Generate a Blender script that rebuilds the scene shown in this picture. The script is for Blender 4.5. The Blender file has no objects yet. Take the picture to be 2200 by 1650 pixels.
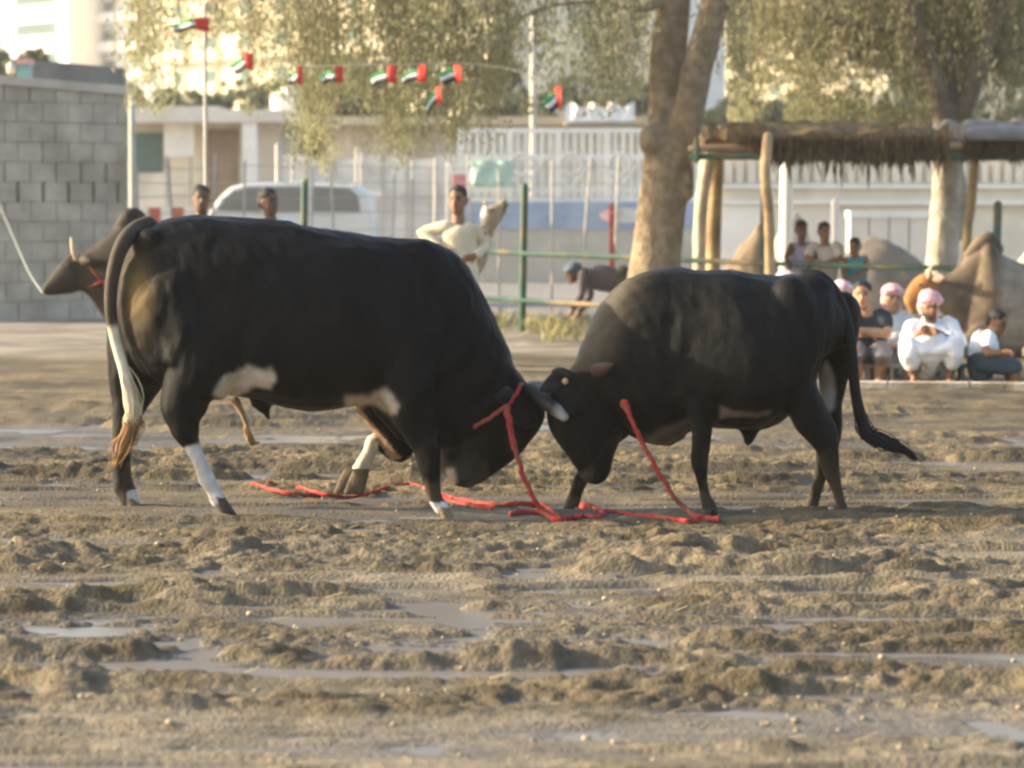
import bpy, math, random
import numpy as np
from mathutils import Vector, Matrix

R = math.radians
rng = np.random.default_rng(7)
random.seed(7)
scene = bpy.context.scene
COL = scene.collection

# ------------------------------------------------------------------ camera
F = 6300.0                      # focal length in photo pixels (2200 wide)
PITCH = math.atan2(368, F)
CAM_Z = 1.43
cam_data = bpy.data.cameras.new("camera")
cam_data.sensor_width = 36.0
cam_data.lens = 36.0 * F / 2200.0
cam_data.clip_start = 0.1
cam_data.clip_end = 6000
cam_data.dof.use_dof = True
cam_data.dof.focus_distance = 13.6
cam_data.dof.aperture_fstop = 3.4
cam = bpy.data.objects.new("camera", cam_data)
cam.location = (0, 0, CAM_Z)
cam.rotation_euler = (R(90) - PITCH, 0, 0)
COL.objects.link(cam)
scene.camera = cam

# ------------------------------------------------------------------ sky, sun, exposure
SUN_EL, SUN_BACK = R(19), R(8)       # low evening sun from the left, a little behind the animals
SUN_DIR = Vector((-math.cos(SUN_EL) * math.cos(SUN_BACK), math.cos(SUN_EL) * math.sin(SUN_BACK), math.sin(SUN_EL)))
world = bpy.data.worlds.new("World")
scene.world = world
world.use_nodes = True
wn = world.node_tree
wn.nodes.clear()
wo = wn.nodes.new("ShaderNodeOutputWorld")
wb = wn.nodes.new("ShaderNodeBackground")
ws = wn.nodes.new("ShaderNodeTexSky")
ws.sky_type = 'NISHITA'
ws.sun_disc = False
ws.sun_elevation = SUN_EL
ws.sun_rotation = math.atan2(SUN_DIR.x, SUN_DIR.y)
ws.air_density = 1.0
ws.dust_density = 3.0
ws.ozone_density = 1.0
wb.inputs["Strength"].default_value = 0.15
wn.links.new(ws.outputs[0], wb.inputs[0])
wn.links.new(wb.outputs[0], wo.inputs[0])
sun_data = bpy.data.lights.new("sun", 'SUN')
sun_data.energy = 4.6
sun_data.angle = R(0.6)
sun_data.color = (1.0, 0.83, 0.58)
sun = bpy.data.objects.new("sun", sun_data)
sun.rotation_euler = SUN_DIR.to_track_quat('Z', 'Y').to_euler()
sun.location = (-30, 10, 20)
COL.objects.link(sun)
scene.view_settings.view_transform = 'Standard'
scene.view_settings.look = 'None'
scene.view_settings.gamma = 1.0
scene.view_settings.use_curve_mapping = False
scene.view_settings.exposure = 1.5
scene.render.engine = 'CYCLES'
scene.cycles.filter_width = 2.6
scene.cycles.volume_bounces = 0
scene.cycles.max_bounces = 6
scene.cycles.diffuse_bounces = 3
scene.cycles.transparent_max_bounces = 8
scene.cycles.volume_step_rate = 4.0
scene.cycles.sample_clamp_indirect = 4.0

# ------------------------------------------------------------------ pixel <-> world
CT, ST = math.cos(PITCH), math.sin(PITCH)
def P(px, py, Y):
    """the point at distance Y that the photo shows at (px, py)"""
    dx, dy = (px - 1100) / F, -(py - 825) / F
    t = Y / (CT + dy * ST)
    return np.array((t * dx, Y, CAM_Z + t * (-ST + dy * CT)))
def unP(v):
    v = np.asarray(v, float)
    x, y, z = v[..., 0], v[..., 1], v[..., 2] - CAM_Z
    fw = y * CT - z * ST
    up = y * ST + z * CT
    return 1100 + F * x / fw, 825 - F * up / fw
def ground_Y(py):
    return F * CAM_Z / (py - 457.0)
def S(Y):
    return F / Y                # pixels per metre

# ------------------------------------------------------------------ noise
def _hash(ix, iy, seed):
    h = (ix.astype(np.int64) * 374761393 + iy.astype(np.int64) * 668265263 + seed * 144665) & 0xffffffff
    h = ((h ^ (h >> 13)) * 1274126177) & 0xffffffff
    h = (h ^ (h >> 16)) & 0xffffffff
    return h / 4294967295.0
def vnoise(x, y, seed=0):
    ix, iy = np.floor(x), np.floor(y)
    fx, fy = x - ix, y - iy
    fx = fx * fx * fx * (fx * (fx * 6 - 15) + 10); fy = fy * fy * fy * (fy * (fy * 6 - 15) + 10)
    a, b = _hash(ix, iy, seed), _hash(ix + 1, iy, seed)
    c, d = _hash(ix, iy + 1, seed), _hash(ix + 1, iy + 1, seed)
    return (a * (1 - fx) + b * fx) * (1 - fy) + (c * (1 - fx) + d * fx) * fy
def fbm(x, y, octv=4, seed=0, gain=0.5):
    s, a, tot = 0, 1, 0
    for i in range(octv):
        s = s + a * vnoise(x * 2 ** i + 17.3 * i, y * 2 ** i - 9.1 * i, seed + i)
        tot += a; a *= gain
    return s / tot
def sstep(a, b, x):
    t = np.clip((x - a) / (b - a), 0, 1)
    return t * t * (3 - 2 * t)

# ------------------------------------------------------------------ materials
def new_mat(name):
    m = bpy.data.materials.new(name)
    m.use_nodes = True
    return m, m.node_tree, m.node_tree.nodes["Principled BSDF"]
def mat(name, col, rough=0.8, var=0.25, scale=8.0, bump=0.0, bscale=40.0, metal=0.0, spec=0.3, dirt=None, dscale=1.5, attr=False, world_pos=False):
    m, nt, b = new_mat(name)
    N, L = nt.nodes, nt.links
    tc = N.new("ShaderNodeTexCoord")
    src = N.new("ShaderNodeNewGeometry").outputs["Position"] if world_pos else tc.outputs["Object"]
    nz = N.new("ShaderNodeTexNoise"); nz.inputs["Scale"].default_value = scale; nz.inputs["Detail"].default_value = 6
    L.new(src, nz.inputs["Vector"])
    mr = N.new("ShaderNodeMapRange"); mr.inputs["From Min"].default_value = 0.3; mr.inputs["From Max"].default_value = 0.7
    mr.inputs["To Min"].default_value = 1 - var; mr.inputs["To Max"].default_value = 1 + var
    L.new(nz.outputs["Fac"], mr.inputs["Value"])
    mx = N.new("ShaderNodeMix"); mx.data_type = 'RGBA'; mx.blend_type = 'MULTIPLY'; mx.inputs["Factor"].default_value = 1
    if attr:
        at = N.new("ShaderNodeAttribute"); at.attribute_name = "Col"
        L.new(at.outputs["Color"], mx.inputs["A"])
    else:
        mx.inputs["A"].default_value = (*col, 1)
    cmb = N.new("ShaderNodeCombineColor")
    for k in range(3): L.new(mr.outputs[0], cmb.inputs[k])
    L.new(cmb.outputs[0], mx.inputs["B"])
    out = mx.outputs["Result"]
    if dirt:
        n2 = N.new("ShaderNodeTexNoise"); n2.inputs["Scale"].default_value = dscale; n2.inputs["Detail"].default_value = 8
        L.new(src, n2.inputs["Vector"])
        r2 = N.new("ShaderNodeMapRange"); r2.inputs["From Min"].default_value = 0.48; r2.inputs["From Max"].default_value = 0.66
        L.new(n2.outputs["Fac"], r2.inputs["Value"])
        m2 = N.new("ShaderNodeMix"); m2.data_type = 'RGBA'
        L.new(r2.outputs[0], m2.inputs["Factor"]); L.new(out, m2.inputs["A"]); m2.inputs["B"].default_value = (*dirt, 1)
        out = m2.outputs["Result"]
    L.new(out, b.inputs["Base Color"])
    b.inputs["Roughness"].default_value = rough
    b.inputs["Metallic"].default_value = metal
    b.inputs["Specular IOR Level"].default_value = spec
    if bump:
        n3 = N.new("ShaderNodeTexNoise"); n3.inputs["Scale"].default_value = bscale; n3.inputs["Detail"].default_value = 5
        L.new(src, n3.inputs["Vector"])
        bp = N.new("ShaderNodeBump"); bp.inputs["Strength"].default_value = bump; bp.inputs["Distance"].default_value = 0.02
        L.new(n3.outputs["Fac"], bp.inputs["Height"]); L.new(bp.outputs[0], b.inputs["Normal"])
    return m
def leaf_mat(name, col, col2, trans=0.35):
    m, nt, b = new_mat(name)
    N, L = nt.nodes, nt.links
    at = N.new("ShaderNodeAttribute"); at.attribute_name = "tone"
    mx = N.new("ShaderNodeMix"); mx.data_type = 'RGBA'
    mx.inputs["A"].default_value = (*col, 1); mx.inputs["B"].default_value = (*col2, 1)
    L.new(at.outputs["Fac"], mx.inputs["Factor"])
    L.new(mx.outputs["Result"], b.inputs["Base Color"])
    b.inputs["Roughness"].default_value = 0.6
    b.inputs["Specular IOR Level"].default_value = 0.25
    tr = N.new("ShaderNodeBsdfTranslucent"); L.new(mx.outputs["Result"], tr.inputs["Color"])
    ms = N.new("ShaderNodeMixShader"); ms.inputs[0].default_value = trans
    L.new(b.outputs[0], ms.inputs[1]); L.new(tr.outputs[0], ms.inputs[2])
    L.new(ms.outputs[0], N["Material Output"].inputs["Surface"])
    return m

# ------------------------------------------------------------------ objects
def wloc(o):
    v = Vector((0, 0, 0))
    while o is not None: v = v + o.location; o = o.parent
    return v
def link(o, parent=None):
    COL.objects.link(o)
    if parent is not None:
        o.parent = parent
    return o
def mesh_from(name, V, Fs, m=None, parent=None, smooth=False):
    me = bpy.data.meshes.new(name)
    me.from_pydata([tuple(v) for v in V], [], [tuple(f) for f in Fs])
    if m: me.materials.append(m)
    if smooth:
        me.polygons.foreach_set("use_smooth", np.ones(len(me.polygons), bool))
    me.update()
    o = bpy.data.objects.new(name, me)
    if parent is not None:           # world coordinates -> the parent's
        me.transform(Matrix.Translation(-wloc(parent)))
    return link(o, parent)
def mesh_np(name, V, quads, m=None, parent=None, smooth=False):
    V = np.asarray(V, np.float32); quads = np.asarray(quads, np.int32)
    me = bpy.data.meshes.new(name)
    k = quads.shape[1]
    me.vertices.add(len(V)); me.vertices.foreach_set("co", V.ravel())
    me.loops.add(quads.size); me.loops.foreach_set("vertex_index", quads.ravel())
    me.polygons.add(len(quads))
    me.polygons.foreach_set("loop_start", np.arange(0, quads.size, k, dtype=np.int32))
    if smooth: me.polygons.foreach_set("use_smooth", np.ones(len(quads), bool))
    me.update(calc_edges=True); me.validate()
    if m: me.materials.append(m)
    o = bpy.data.objects.new(name, me)
    if parent is not None:
        me.transform(Matrix.Translation(-wloc(parent)))
    return link(o, parent)
def tag(o, label, cat, group=None):
    o["label"] = label; o["category"] = cat
    if group: o["group"] = group
    return o
def thing(name, loc, label, cat, group=None):
    o = bpy.data.objects.new(name, None)
    o.empty_display_size = 0.2
    o.location = Vector([float(c) for c in loc])
    link(o)
    return tag(o, label, cat, group)
def kind(o, k):
    o["kind"] = k
    return o
def set_col(o, cols, name="Col"):
    me = o.data
    a = me.color_attributes.new(name, 'FLOAT_COLOR', 'POINT')
    c = np.ones((len(me.vertices), 4), np.float32)
    c[:, :3] = cols
    a.data.foreach_set("color", c.ravel())
def co(o):
    n = len(o.data.vertices)
    v = np.empty(n * 3, np.float32); o.data.vertices.foreach_get("co", v)
    return v.reshape(-1, 3).astype(float)
def set_co(o, v):
    o.data.vertices.foreach_set("co", np.asarray(v, np.float32).ravel()); o.data.update()
def normals(o):
    n = len(o.data.vertices)
    v = np.empty(n * 3, np.float32); o.data.vertices.foreach_get("normal", v)
    return v.reshape(-1, 3).astype(float)

class MB:
    """collects boxes, bars and tubes into one mesh"""
    def __init__(self): self.V, self.F = [], []
    def add(self, V, Fs):
        n = len(self.V)
        self.V += [tuple(v) for v in V]
        self.F += [tuple(i + n for i in f) for f in Fs]
        return self
    def box(self, c, s, rz=0.0):
        cx, cy, cz = c; hx, hy, hz = s[0] / 2, s[1] / 2, s[2] / 2
        ca, sa = math.cos(rz), math.sin(rz)
        V = []
        for dz in (-hz, hz):
            for dx, dy in ((-hx, -hy), (hx, -hy), (hx, hy), (-hx, hy)):
                V.append((cx + dx * ca - dy * sa, cy + dx * sa + dy * ca, cz + dz))
        return self.add(V, [(3, 2, 1, 0), (4, 5, 6, 7), (0, 1, 5, 4), (1, 2, 6, 5), (2, 3, 7, 6), (3, 0, 4, 7)])
    def tube(self, pts, rad, n=8, **k):
        return self.add(*tube(pts, rad, n, **k))
    def build(self, name, m, parent=None, smooth=False):
        return mesh_from(name, self.V, self.F, m, parent, smooth)

def cat_rom(A, k):
    """upsample rows of A with a Catmull-Rom curve, k steps a span"""
    A = np.asarray(A, float)
    if len(A) < 3 or k <= 1:
        if k <= 1: return A
        t = np.linspace(0, 1, k + 1)[:, None]
        return A[0] * (1 - t) + A[1] * t
    Q = np.vstack([2 * A[0] - A[1], A, 2 * A[-1] - A[-2]])
    out = []
    for i in range(1, len(Q) - 2):
        p0, p1, p2, p3 = Q[i - 1], Q[i], Q[i + 1], Q[i + 2]
        for j in range(k):
            t = j / k
            out.append(0.5 * (2 * p1 + (p2 - p0) * t + (2 * p0 - 5 * p1 + 4 * p2 - p3) * t * t + (3 * p1 - p0 - 3 * p2 + p3) * t ** 3))
    out.append(A[-1])
    return np.array(out)
def loft(rings):
    n = len(rings[0]); V = [tuple(p) for r in rings for p in r]; Fs = []
    for i in range(len(rings) - 1):
        for j in range(n):
            a, b = i * n + j, i * n + (j + 1) % n
            Fs.append((a, b, b + n, a + n))
    Fs.append(tuple(reversed(range(n)))); Fs.append(tuple(range((len(rings) - 1) * n, len(rings) * n)))
    return V, Fs
def tube(pts, rad, n=10, up=1, ry=1.0, cap=True, side=None):
    """a tube through pts with a radius at each; ry flattens it across the side direction"""
    pts = np.asarray(pts, float)
    rad = np.broadcast_to(np.asarray(rad, float), (len(pts),)).copy()
    if up > 1:
        A = cat_rom(np.column_stack([pts, rad]), up); pts, rad = A[:, :3], np.maximum(A[:, 3], 1e-4)
    T = np.gradient(pts, axis=0)
    T /= np.linalg.norm(T, axis=1)[:, None] + 1e-12
    if cap:
        ext = []
        for e, sg in ((0, -1), (-1, 1)):
            ext.append([(pts[e] + sg * T[e] * rad[e] * math.sin(a), rad[e] * math.cos(a)) for a in (R(40), R(78))])
        pts = np.vstack([[p for p, _ in reversed(ext[0])], pts, [p for p, _ in ext[1]]])
        rad = np.concatenate([[r for _, r in reversed(ext[0])], rad, [r for _, r in ext[1]]])
        T = np.vstack([T[:1], T[:1], T, T[-1:], T[-1:]])
    s = np.array(side if side is not None else (0.0, 1.0, 0.0), float)
    rings = []
    prev = None
    for p, t, r in zip(pts, T, rad):
        b = (s if prev is None else prev) - t * np.dot(s if prev is None else prev, t)
        if np.linalg.norm(b) < 1e-4:
            b = np.cross(t, (1, 0, 0.2))
        b /= np.linalg.norm(b); prev = b
        a = np.cross(b, t)
        rings.append([p + r * (math.cos(q) * a + ry * math.sin(q) * b) for q in np.linspace(0, 2 * math.pi, n, endpoint=False)])
    return loft(rings)
def ball(c, r, n=14, m=9):
    """ellipsoid, r = 3 radii"""
    c = np.asarray(c, float); r = np.broadcast_to(np.asarray(r, float), (3,))
    rings = []
    for k in range(m):
        a = -math.pi / 2 + math.pi * (k + 0.35) / (m - 0.3)
        rings.append([c + r * (math.cos(a) * math.cos(q), math.cos(a) * math.sin(q), math.sin(a)) for q in np.linspace(0, 2 * math.pi, n, endpoint=False)])
    return loft(rings)
def fuse(name, pieces, voxel, m, parent=None, smooth=4, fac=0.5):
    """union of closed pieces as one continuous skin"""
    mb = MB()
    for V, Fs in pieces: mb.add(V, Fs)
    o = mb.build(name, m)
    r = o.modifiers.new("r", 'REMESH'); r.mode = 'VOXEL'; r.voxel_size = voxel; r.adaptivity = 0
    if smooth:
        sm = o.modifiers.new("s", 'SMOOTH'); sm.factor = fac; sm.iterations = smooth
    dg = bpy.context.evaluated_depsgraph_get()
    me = bpy.data.meshes.new_from_object(o.evaluated_get(dg))
    old = o.data
    o.modifiers.clear(); o.data = me; me.name = name
    bpy.data.meshes.remove(old)
    if not me.materials: me.materials.append(m)
    me.polygons.foreach_set("use_smooth", np.ones(len(me.polygons), bool))
    if parent is not None:
        me.transform(Matrix.Translation(-wloc(parent))); o.parent = parent
    me.update()
    return o
def copy_thing(root, dx, label, group=None, names=None):
    """a copy of a thing with copies of its parts and their sub-parts"""
    r = root.copy(); link(r); r.location = root.location + Vector(dx); r["label"] = label
    if group: r["group"] = group
    for ch in root.children:
        c = ch.copy(); link(c, r)
        for g in ch.children:
            d = g.copy(); link(d, c)
    return r
# ------------------------------------------------------------------ ground: churned mud, then sand and asphalt behind
TRACKS = [(9.12, -0.085, 0.15, .85), (8.15, -0.07, 0.05, .25), (10.55, -0.07, 0.09, .6), (11.6, -0.10, 0.10, .6), (9.85, -0.05, 0.06, .5), (7.5, -0.06, 0.07, .5)]
WET_RUTS = [(-20, 330, 1352), (500, 665, 1300), (230, 335, 1296), (560, 1130, 1326), (1360, 1470, 1275), (1600, 2220, 1402), (1940, 2220, 1246), (1540, 1650, 1196), (1225, 1300, 1582), (1430, 1690, 1532), (640, 770, 1580), (1080, 1215, 1229), (1690, 1910, 1268), (760, 1000, 1262), (1950, 2120, 1362), (330, 520, 1420), (1150, 1420, 1262), (90, 260, 1248), (700, 1000, 1392)]
WET_RUTS = [(P(a, 900, ground_Y(y_))[0], P(b_, 900, ground_Y(y_))[0], ground_Y(y_)) for a, b_, y_ in WET_RUTS]
def rough_band(x, y):
    return sstep(.41, .56, fbm(x * 0.30 + 2.0, y * 1.5, 4, 31))
def ground_h(x, y):
    x = np.asarray(x, float); y = np.asarray(y, float)
    wx, wy = fbm(x * 0.9 + 3, y * 0.9, 3, 11) - .5, fbm(x * 0.9 - 7, y * 0.9 + 5, 3, 23) - .5
    near = 1 - sstep(23.0, 31.0, y)
    low = (fbm(x * 0.35, y * 0.7, 3, 1) - .5) * 0.060 - .004
    band = rough_band(x, y)
    a1 = np.maximum(0, fbm(x * 3.0 + wx * 3, y * 6.6 + wy * 3, 3, 41) - .46) * 0.19       # trodden lumps
    a2 = np.maximum(0, vnoise(x * 8 + wx * 4, y * 15 + wy * 4, 53) - .48) * 0.085        # clods
    a3 = np.maximum(0, vnoise(x * 18, y * 26, 55) - .50) * 0.065                            # crumbs
    fine = (fbm(x * 26, y * 28, 3, 61, .65) - .5) * 0.034
    ridge = np.maximum(0, fbm(x * 0.9 + wx, y * 5.0 + wy * 3, 4, 43) - .48) * 0.12          # low ridges dragged sideways
    big = np.maximum(0, vnoise(x * 3.1 + wx * 4, y * 4.3 + wy * 4, 59) - .76) * 0.15        # a few big kicked up clods
    cl = a1 * .8 + a2 + a3 * 1.1
    cl = .031 * (1 - np.exp(-cl / .043))
    h = low + (0.10 + .9 * band) * cl + fine * (0.22 + .8 * band) + ridge * (.35 + .65 * band) + big * (.3 + .7 * band)
    pud = sstep(.545, .62, fbm(x * 0.9 + 9, y * 6.5 + 4, 3, 47)) * (1 - .35 * band)           # shallow pans that hold water
    h = h * (1 - .8 * pud * near) - .022 * pud * near
    pit = np.maximum(0, vnoise(x * 4.6 + wx * 2, y * 4.6 + 40 + wy * 2, 71) - .72) * -0.16  # hoof pits
    h = h + pit * (0.3 + .7 * band)
    for y0, k, w, st in TRACKS:      # wheel ruts pressed flat, running across
        yc = y0 + k * x + 0.25 * (vnoise(x * 0.35 + y0, x * 0 + y0, 81) - .5)
        d = np.abs(y - yc) / (w * (0.7 + 0.6 * vnoise(x * .8, x * 0 + y0, 83)))
        on = sstep(0.30, 0.48, vnoise(x * 0.45 + y0 * 5, x * 0 + 3, 85)) * st
        f = (1 - sstep(0.65, 1.1, d)) * on
        h = h * (1 - f) + f * (-0.028 + 0.2 * low + fine * 0.12)
        h = h + 0.020 * np.exp(-((d - 1.35) / 0.3) ** 2) * on * (0.5 + vnoise(x * 3, y * 3, 87))
    lift = .014 * (1 - sstep(8.3, 9.0, y))
    h = h + lift
    for i, (xa, xb, yc) in enumerate(WET_RUTS):      # narrow ruts with standing water
        ycx = yc - .05 * (x - (xa + xb) / 2) + .10 * (vnoise(x * 1.6, x * 0 + i * 3.7, 88) - .5)
        wv = .034 + .050 * vnoise(x * 2.3, x * 0 + i * 1.9, 89)
        m_ = (1 - sstep(.7, 1.25, np.abs(y - ycx) / wv)) * sstep(xa - .12, xa + .12, x) * (1 - sstep(xb - .12, xb + .12, x))
        fr = np.exp(-((y - ycx + wv + .16) / .15) ** 2) * sstep(xa - .2, xa + .2, x) * (1 - sstep(xb - .2, xb + .2, x))
        h = h * (1 - .75 * fr) - .006 * fr
        h = h * (1 - m_) - .027 * m_
    calm = 1 - .42 * np.exp(-((y - 14.15) / 0.95) ** 4)
    flat = (1 - .45 * sstep(17, 24, y)) * near + (1 - near) * 0.14
    return h * flat * calm
WATER_Z = -0.0160
def axis(a, b, step, lo, hi, g):
    v = list(np.arange(a, b, step)); s = step
    while v[-1] < hi: s *= g; v.append(v[-1] + s)
    s = step; u = [v[0]]
    while u[-1] > lo: s *= g; u.append(u[-1] - s)
    return np.array(u[:0:-1] + v)
gx = axis(-2.75, 2.75, 0.0155, -900, 900, 1.055)
gy1 = axis(7.0, 15.2, 0.0165, -60, 15.2, 1.25)
gy2 = [gy1[-1]]; s_ = 0.017
while gy2[-1] < 1300:
    s_ *= 1.011 if gy2[-1] < 45 else 1.12
    gy2.append(gy2[-1] + s_)
gy = np.concatenate([gy1, gy2[1:]])
X, Y = np.meshgrid(gx, gy)
Z = ground_h(X, Y)
V = np.column_stack([X.ravel(), Y.ravel(), Z.ravel()])
nx, ny = len(gx), len(gy)
ii = (np.arange(ny - 1)[:, None] * nx + np.arange(nx - 1)[None, :]).ravel()
quads = np.column_stack([ii, ii + 1, ii + nx + 1, ii + nx])
m_ground, nt, b = new_mat("arena_ground")
N, L = nt.nodes, nt.links
at = N.new("ShaderNodeAttribute"); at.attribute_name = "Col"
aw = N.new("ShaderNodeAttribute"); aw.attribute_name = "wet"
tc = N.new("ShaderNodeTexCoord")
nz = N.new("ShaderNodeTexNoise"); nz.inputs["Scale"].default_value = 22; nz.inputs["Detail"].default_value = 7; nz.inputs["Roughness"].default_value = .65
L.new(tc.outputs["Object"], nz.inputs["Vector"])
mr = N.new("ShaderNodeMapRange"); mr.inputs["From Min"].default_value = .3; mr.inputs["From Max"].default_value = .7; mr.inputs["To Min"].default_value = .68; mr.inputs["To Max"].default_value = 1.34
L.new(nz.outputs["Fac"], mr.inputs["Value"])
mx = N.new("ShaderNodeVectorMath"); mx.operation = 'SCALE'
L.new(at.outputs["Color"], mx.inputs[0]); L.new(mr.outputs[0], mx.inputs["Scale"])
L.new(mx.outputs[0], b.inputs["Base Color"])
rr = N.new("ShaderNodeMapRange"); rr.inputs["To Min"].default_value = 0.95; rr.inputs["To Max"].default_value = 0.30
L.new(aw.outputs["Fac"], rr.inputs["Value"]); L.new(rr.outputs[0], b.inputs["Roughness"])
b.inputs["Specular IOR Level"].default_value = .4
bp = N.new("ShaderNodeBump"); bp.inputs["Strength"].default_value = .9; bp.inputs["Distance"].default_value = .014
n3 = N.new("ShaderNodeTexNoise"); n3.inputs["Scale"].default_value = 60; n3.inputs["Detail"].default_value = 5
L.new(tc.outputs["Object"], n3.inputs["Vector"]); L.new(n3.outputs["Fac"], bp.inputs["Height"]); L.new(bp.outputs[0], b.inputs["Normal"])
ground = kind(mesh_np("ground", V, quads, m_ground, smooth=True), "structure")
x, y, z = V.T
wetm = np.clip(sstep(0.004, -0.022, z) * (1 - sstep(20, 24, y)), 0, 1)
t1 = fbm(x * .7, y * 1.4, 4, 101); t2 = fbm(x * 3.1, y * 3.1, 4, 103); t3 = vnoise(x * 11, y * 11, 107)
dry = np.array((.178, .146, .100)); brown = np.array((.088, .066, .034)); dung = np.array((.098, .073, .036)); wet = np.array((.095, .086, .070))
sand = np.array((.205, .178, .138)); grey = np.array((.21, .20, .185)); straw = np.array((.40, .31, .16))
def mixc(a, b_, f): return a * (1 - f[:, None]) + b_ * f[:, None]
c = mixc(np.tile(dry, (len(x), 1)), brown, np.clip(sstep(.40, .60, t1 * .5 + t2 * .5) * .65 + .62 * rough_band(x, y) - .06, 0, 1))
c = mixc(c, np.tile(straw, (len(x), 1)), sstep(.72, .85, t3) * .2)
mid = sstep(12.9, 14.2, y + (t1 - .5) * 1.5) * (1 - sstep(28.5, 31.0, y + (t1 - .5) * 2))
c = mixc(c, dung * (0.35 + 1.5 * sstep(.3, .75, t2 * .6 + t1 * .4))[:, None], mid * .9)
c = mixc(c, wet * np.ones((len(x), 1)), wetm * .75)
far = sstep(29.0, 31.5, y + (t1 - .5) * 3)
c = mixc(c, sand * (0.55 + .95 * sstep(.3, .7, t2 * .5 + t1 * .5))[:, None], far)
c = mixc(c, grey * (0.85 + .3 * t2)[:, None], sstep(36.5, 38.5, y + (t1 - .5) * 2))
set_col(ground, c)
a = ground.data.attributes.new("wet", 'FLOAT', 'POINT'); a.data.foreach_set("value", wetm.astype(np.float32))

m_water, nt, b = new_mat("puddle_water")
b.inputs["Base Color"].default_value = (.17, .15, .125, 1); b.inputs["Roughness"].default_value = 0.30; b.inputs["Specular IOR Level"].default_value = .5
wt = kind(mesh_from("puddle_water", [(-6, 6.5, WATER_Z), (6, 6.5, WATER_Z), (6, 23, WATER_Z), (-6, 23, WATER_Z)], [(0, 1, 2, 3)], m_water), "structure")

# pale chips and stones scattered in the mud
mb = MB()
stones = [(25, 1205), (340, 765 + 430), (1075 // 2, 1322), (945, 1160), (935, 1222), (1645, 1417 - 30), (1650, 1560), (1710, 1553), (1895, 1418), (2190, 1530), (660, 1335), (175, 1538), (190, 1450), (1215, 1237), (1300, 1290), (1340, 1100), (2180, 1100), (1785, 1105), (1950, 1360), (1260, 1585), (740, 1175), (420, 1280), (365, 1570), (1560, 1360)]
for px, py in stones:
    g = P(px, py, ground_Y(py)); g[2] = ground_h(g[0], g[1]) + 0.008
    r = rng.uniform(.007, .013)
    mb.add(*ball(g, (r * 1.3, r, r * .8), 7, 4))
for k in range(500):
    yy = 7.5 + 14 * rng.random() ** 1.3; xx = rng.uniform(-.19, .19) * yy
    r = rng.uniform(.003, .009)
    mb.add(*ball((xx, yy, float(ground_h(xx, yy)) + r * .5), (r * 1.3, r, r * .8), 5, 3))
m_chip = mat("pale_stone", (.36, .30, .21), .85, .5, 3)
kind(mb.build("gravel", m_chip, smooth=True), "stuff")

# bits of straw and dry dung stalks
mb = MB()
for k in range(1500):
    yy = 7.6 + 18 * rng.random() ** 1.2; xx = rng.uniform(-.19, .19) * yy; q = rng.uniform(0, 3.2); l_ = rng.uniform(.02, .07)
    a_ = np.array((xx, yy, float(ground_h(xx, yy)) + .004)); d_ = np.array((math.cos(q), math.sin(q), rng.uniform(-.05, .35))) * l_
    s_w = np.array((-math.sin(q), math.cos(q), .6)) * .0028
    mb.add([a_ - s_w, a_ + s_w, a_ + d_ + s_w * .6, a_ + d_ - s_w * .6], [(0, 1, 2, 3)])
kind(mb.build("straw", mat("dry_straw", (.34, .27, .15), .8, .4, 3)), "stuff")

# concrete kerb in front of the seated men
mb = MB()
k0, k1 = P(1560, 838, 23.9), P(2260, 846, 23.5)
mid_ = (k0 + k1) / 2; ln = float(np.linalg.norm((k1 - k0)[:2])); an = math.atan2(k1[1] - k0[1], k1[0] - k0[0])
n_k = 4
for i in range(n_k):
    f = (i + .5) / n_k
    q = k0 + (k1 - k0) * f
    mb.box((q[0], q[1], 0.02), (ln / n_k - .012, .22, .09), an)
m_kerb = mat("kerb_concrete", (.52, .44, .33), .95, .35, 5, .8, 25, dirt=(.28, .21, .13), dscale=3)
kind(mb.build("kerb", m_kerb), "structure")
# ------------------------------------------------------------------ the two bulls
m_coat, nt, b = new_mat("bull_coat")
N, L = nt.nodes, nt.links
at = N.new("ShaderNodeAttribute"); at.attribute_name = "Col"
tc = N.new("ShaderNodeTexCoord")
nz = N.new("ShaderNodeTexNoise"); nz.inputs["Scale"].default_value = 9; nz.inputs["Detail"].default_value = 6
L.new(tc.outputs["Object"], nz.inputs["Vector"])
mr = N.new("ShaderNodeMapRange"); mr.inputs["From Min"].default_value = .3; mr.inputs["From Max"].default_value = .7; mr.inputs["To Min"].default_value = .75; mr.inputs["To Max"].default_value = 1.3
L.new(nz.outputs["Fac"], mr.inputs["Value"])
mx = N.new("ShaderNodeVectorMath"); mx.operation = 'SCALE'
L.new(at.outputs["Color"], mx.inputs[0]); L.new(mr.outputs[0], mx.inputs["Scale"]); L.new(mx.outputs[0], b.inputs["Base Color"])
b.inputs["Roughness"].default_value = .46
b.inputs["Specular IOR Level"].default_value = .085
b.inputs["Sheen Weight"].default_value = .0; b.inputs["Sheen Roughness"].default_value = .5
mp = N.new("ShaderNodeMapping"); mp.inputs["Scale"].default_value = (60, 60, 160)
L.new(tc.outputs["Object"], mp.inputs["Vector"])
n3 = N.new("ShaderNodeTexNoise"); n3.inputs["Scale"].default_value = 1.6; n3.inputs["Detail"].default_value = 4
L.new(mp.outputs[0], n3.inputs["Vector"])
bp = N.new("ShaderNodeBump"); bp.inputs["Strength"].default_value = .55; bp.inputs["Distance"].default_value = .008
L.new(n3.outputs["Fac"], bp.inputs["Height"]); L.new(bp.outputs[0], b.inputs["Normal"])
m_hoof = mat("hoof_horn", (.16, .115, .065), .55, .35, 14, .3, 60)
m_hoof_dark = mat("dark_hoof", (.055, .045, .035), .6, .35, 14, .3, 60)
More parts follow.
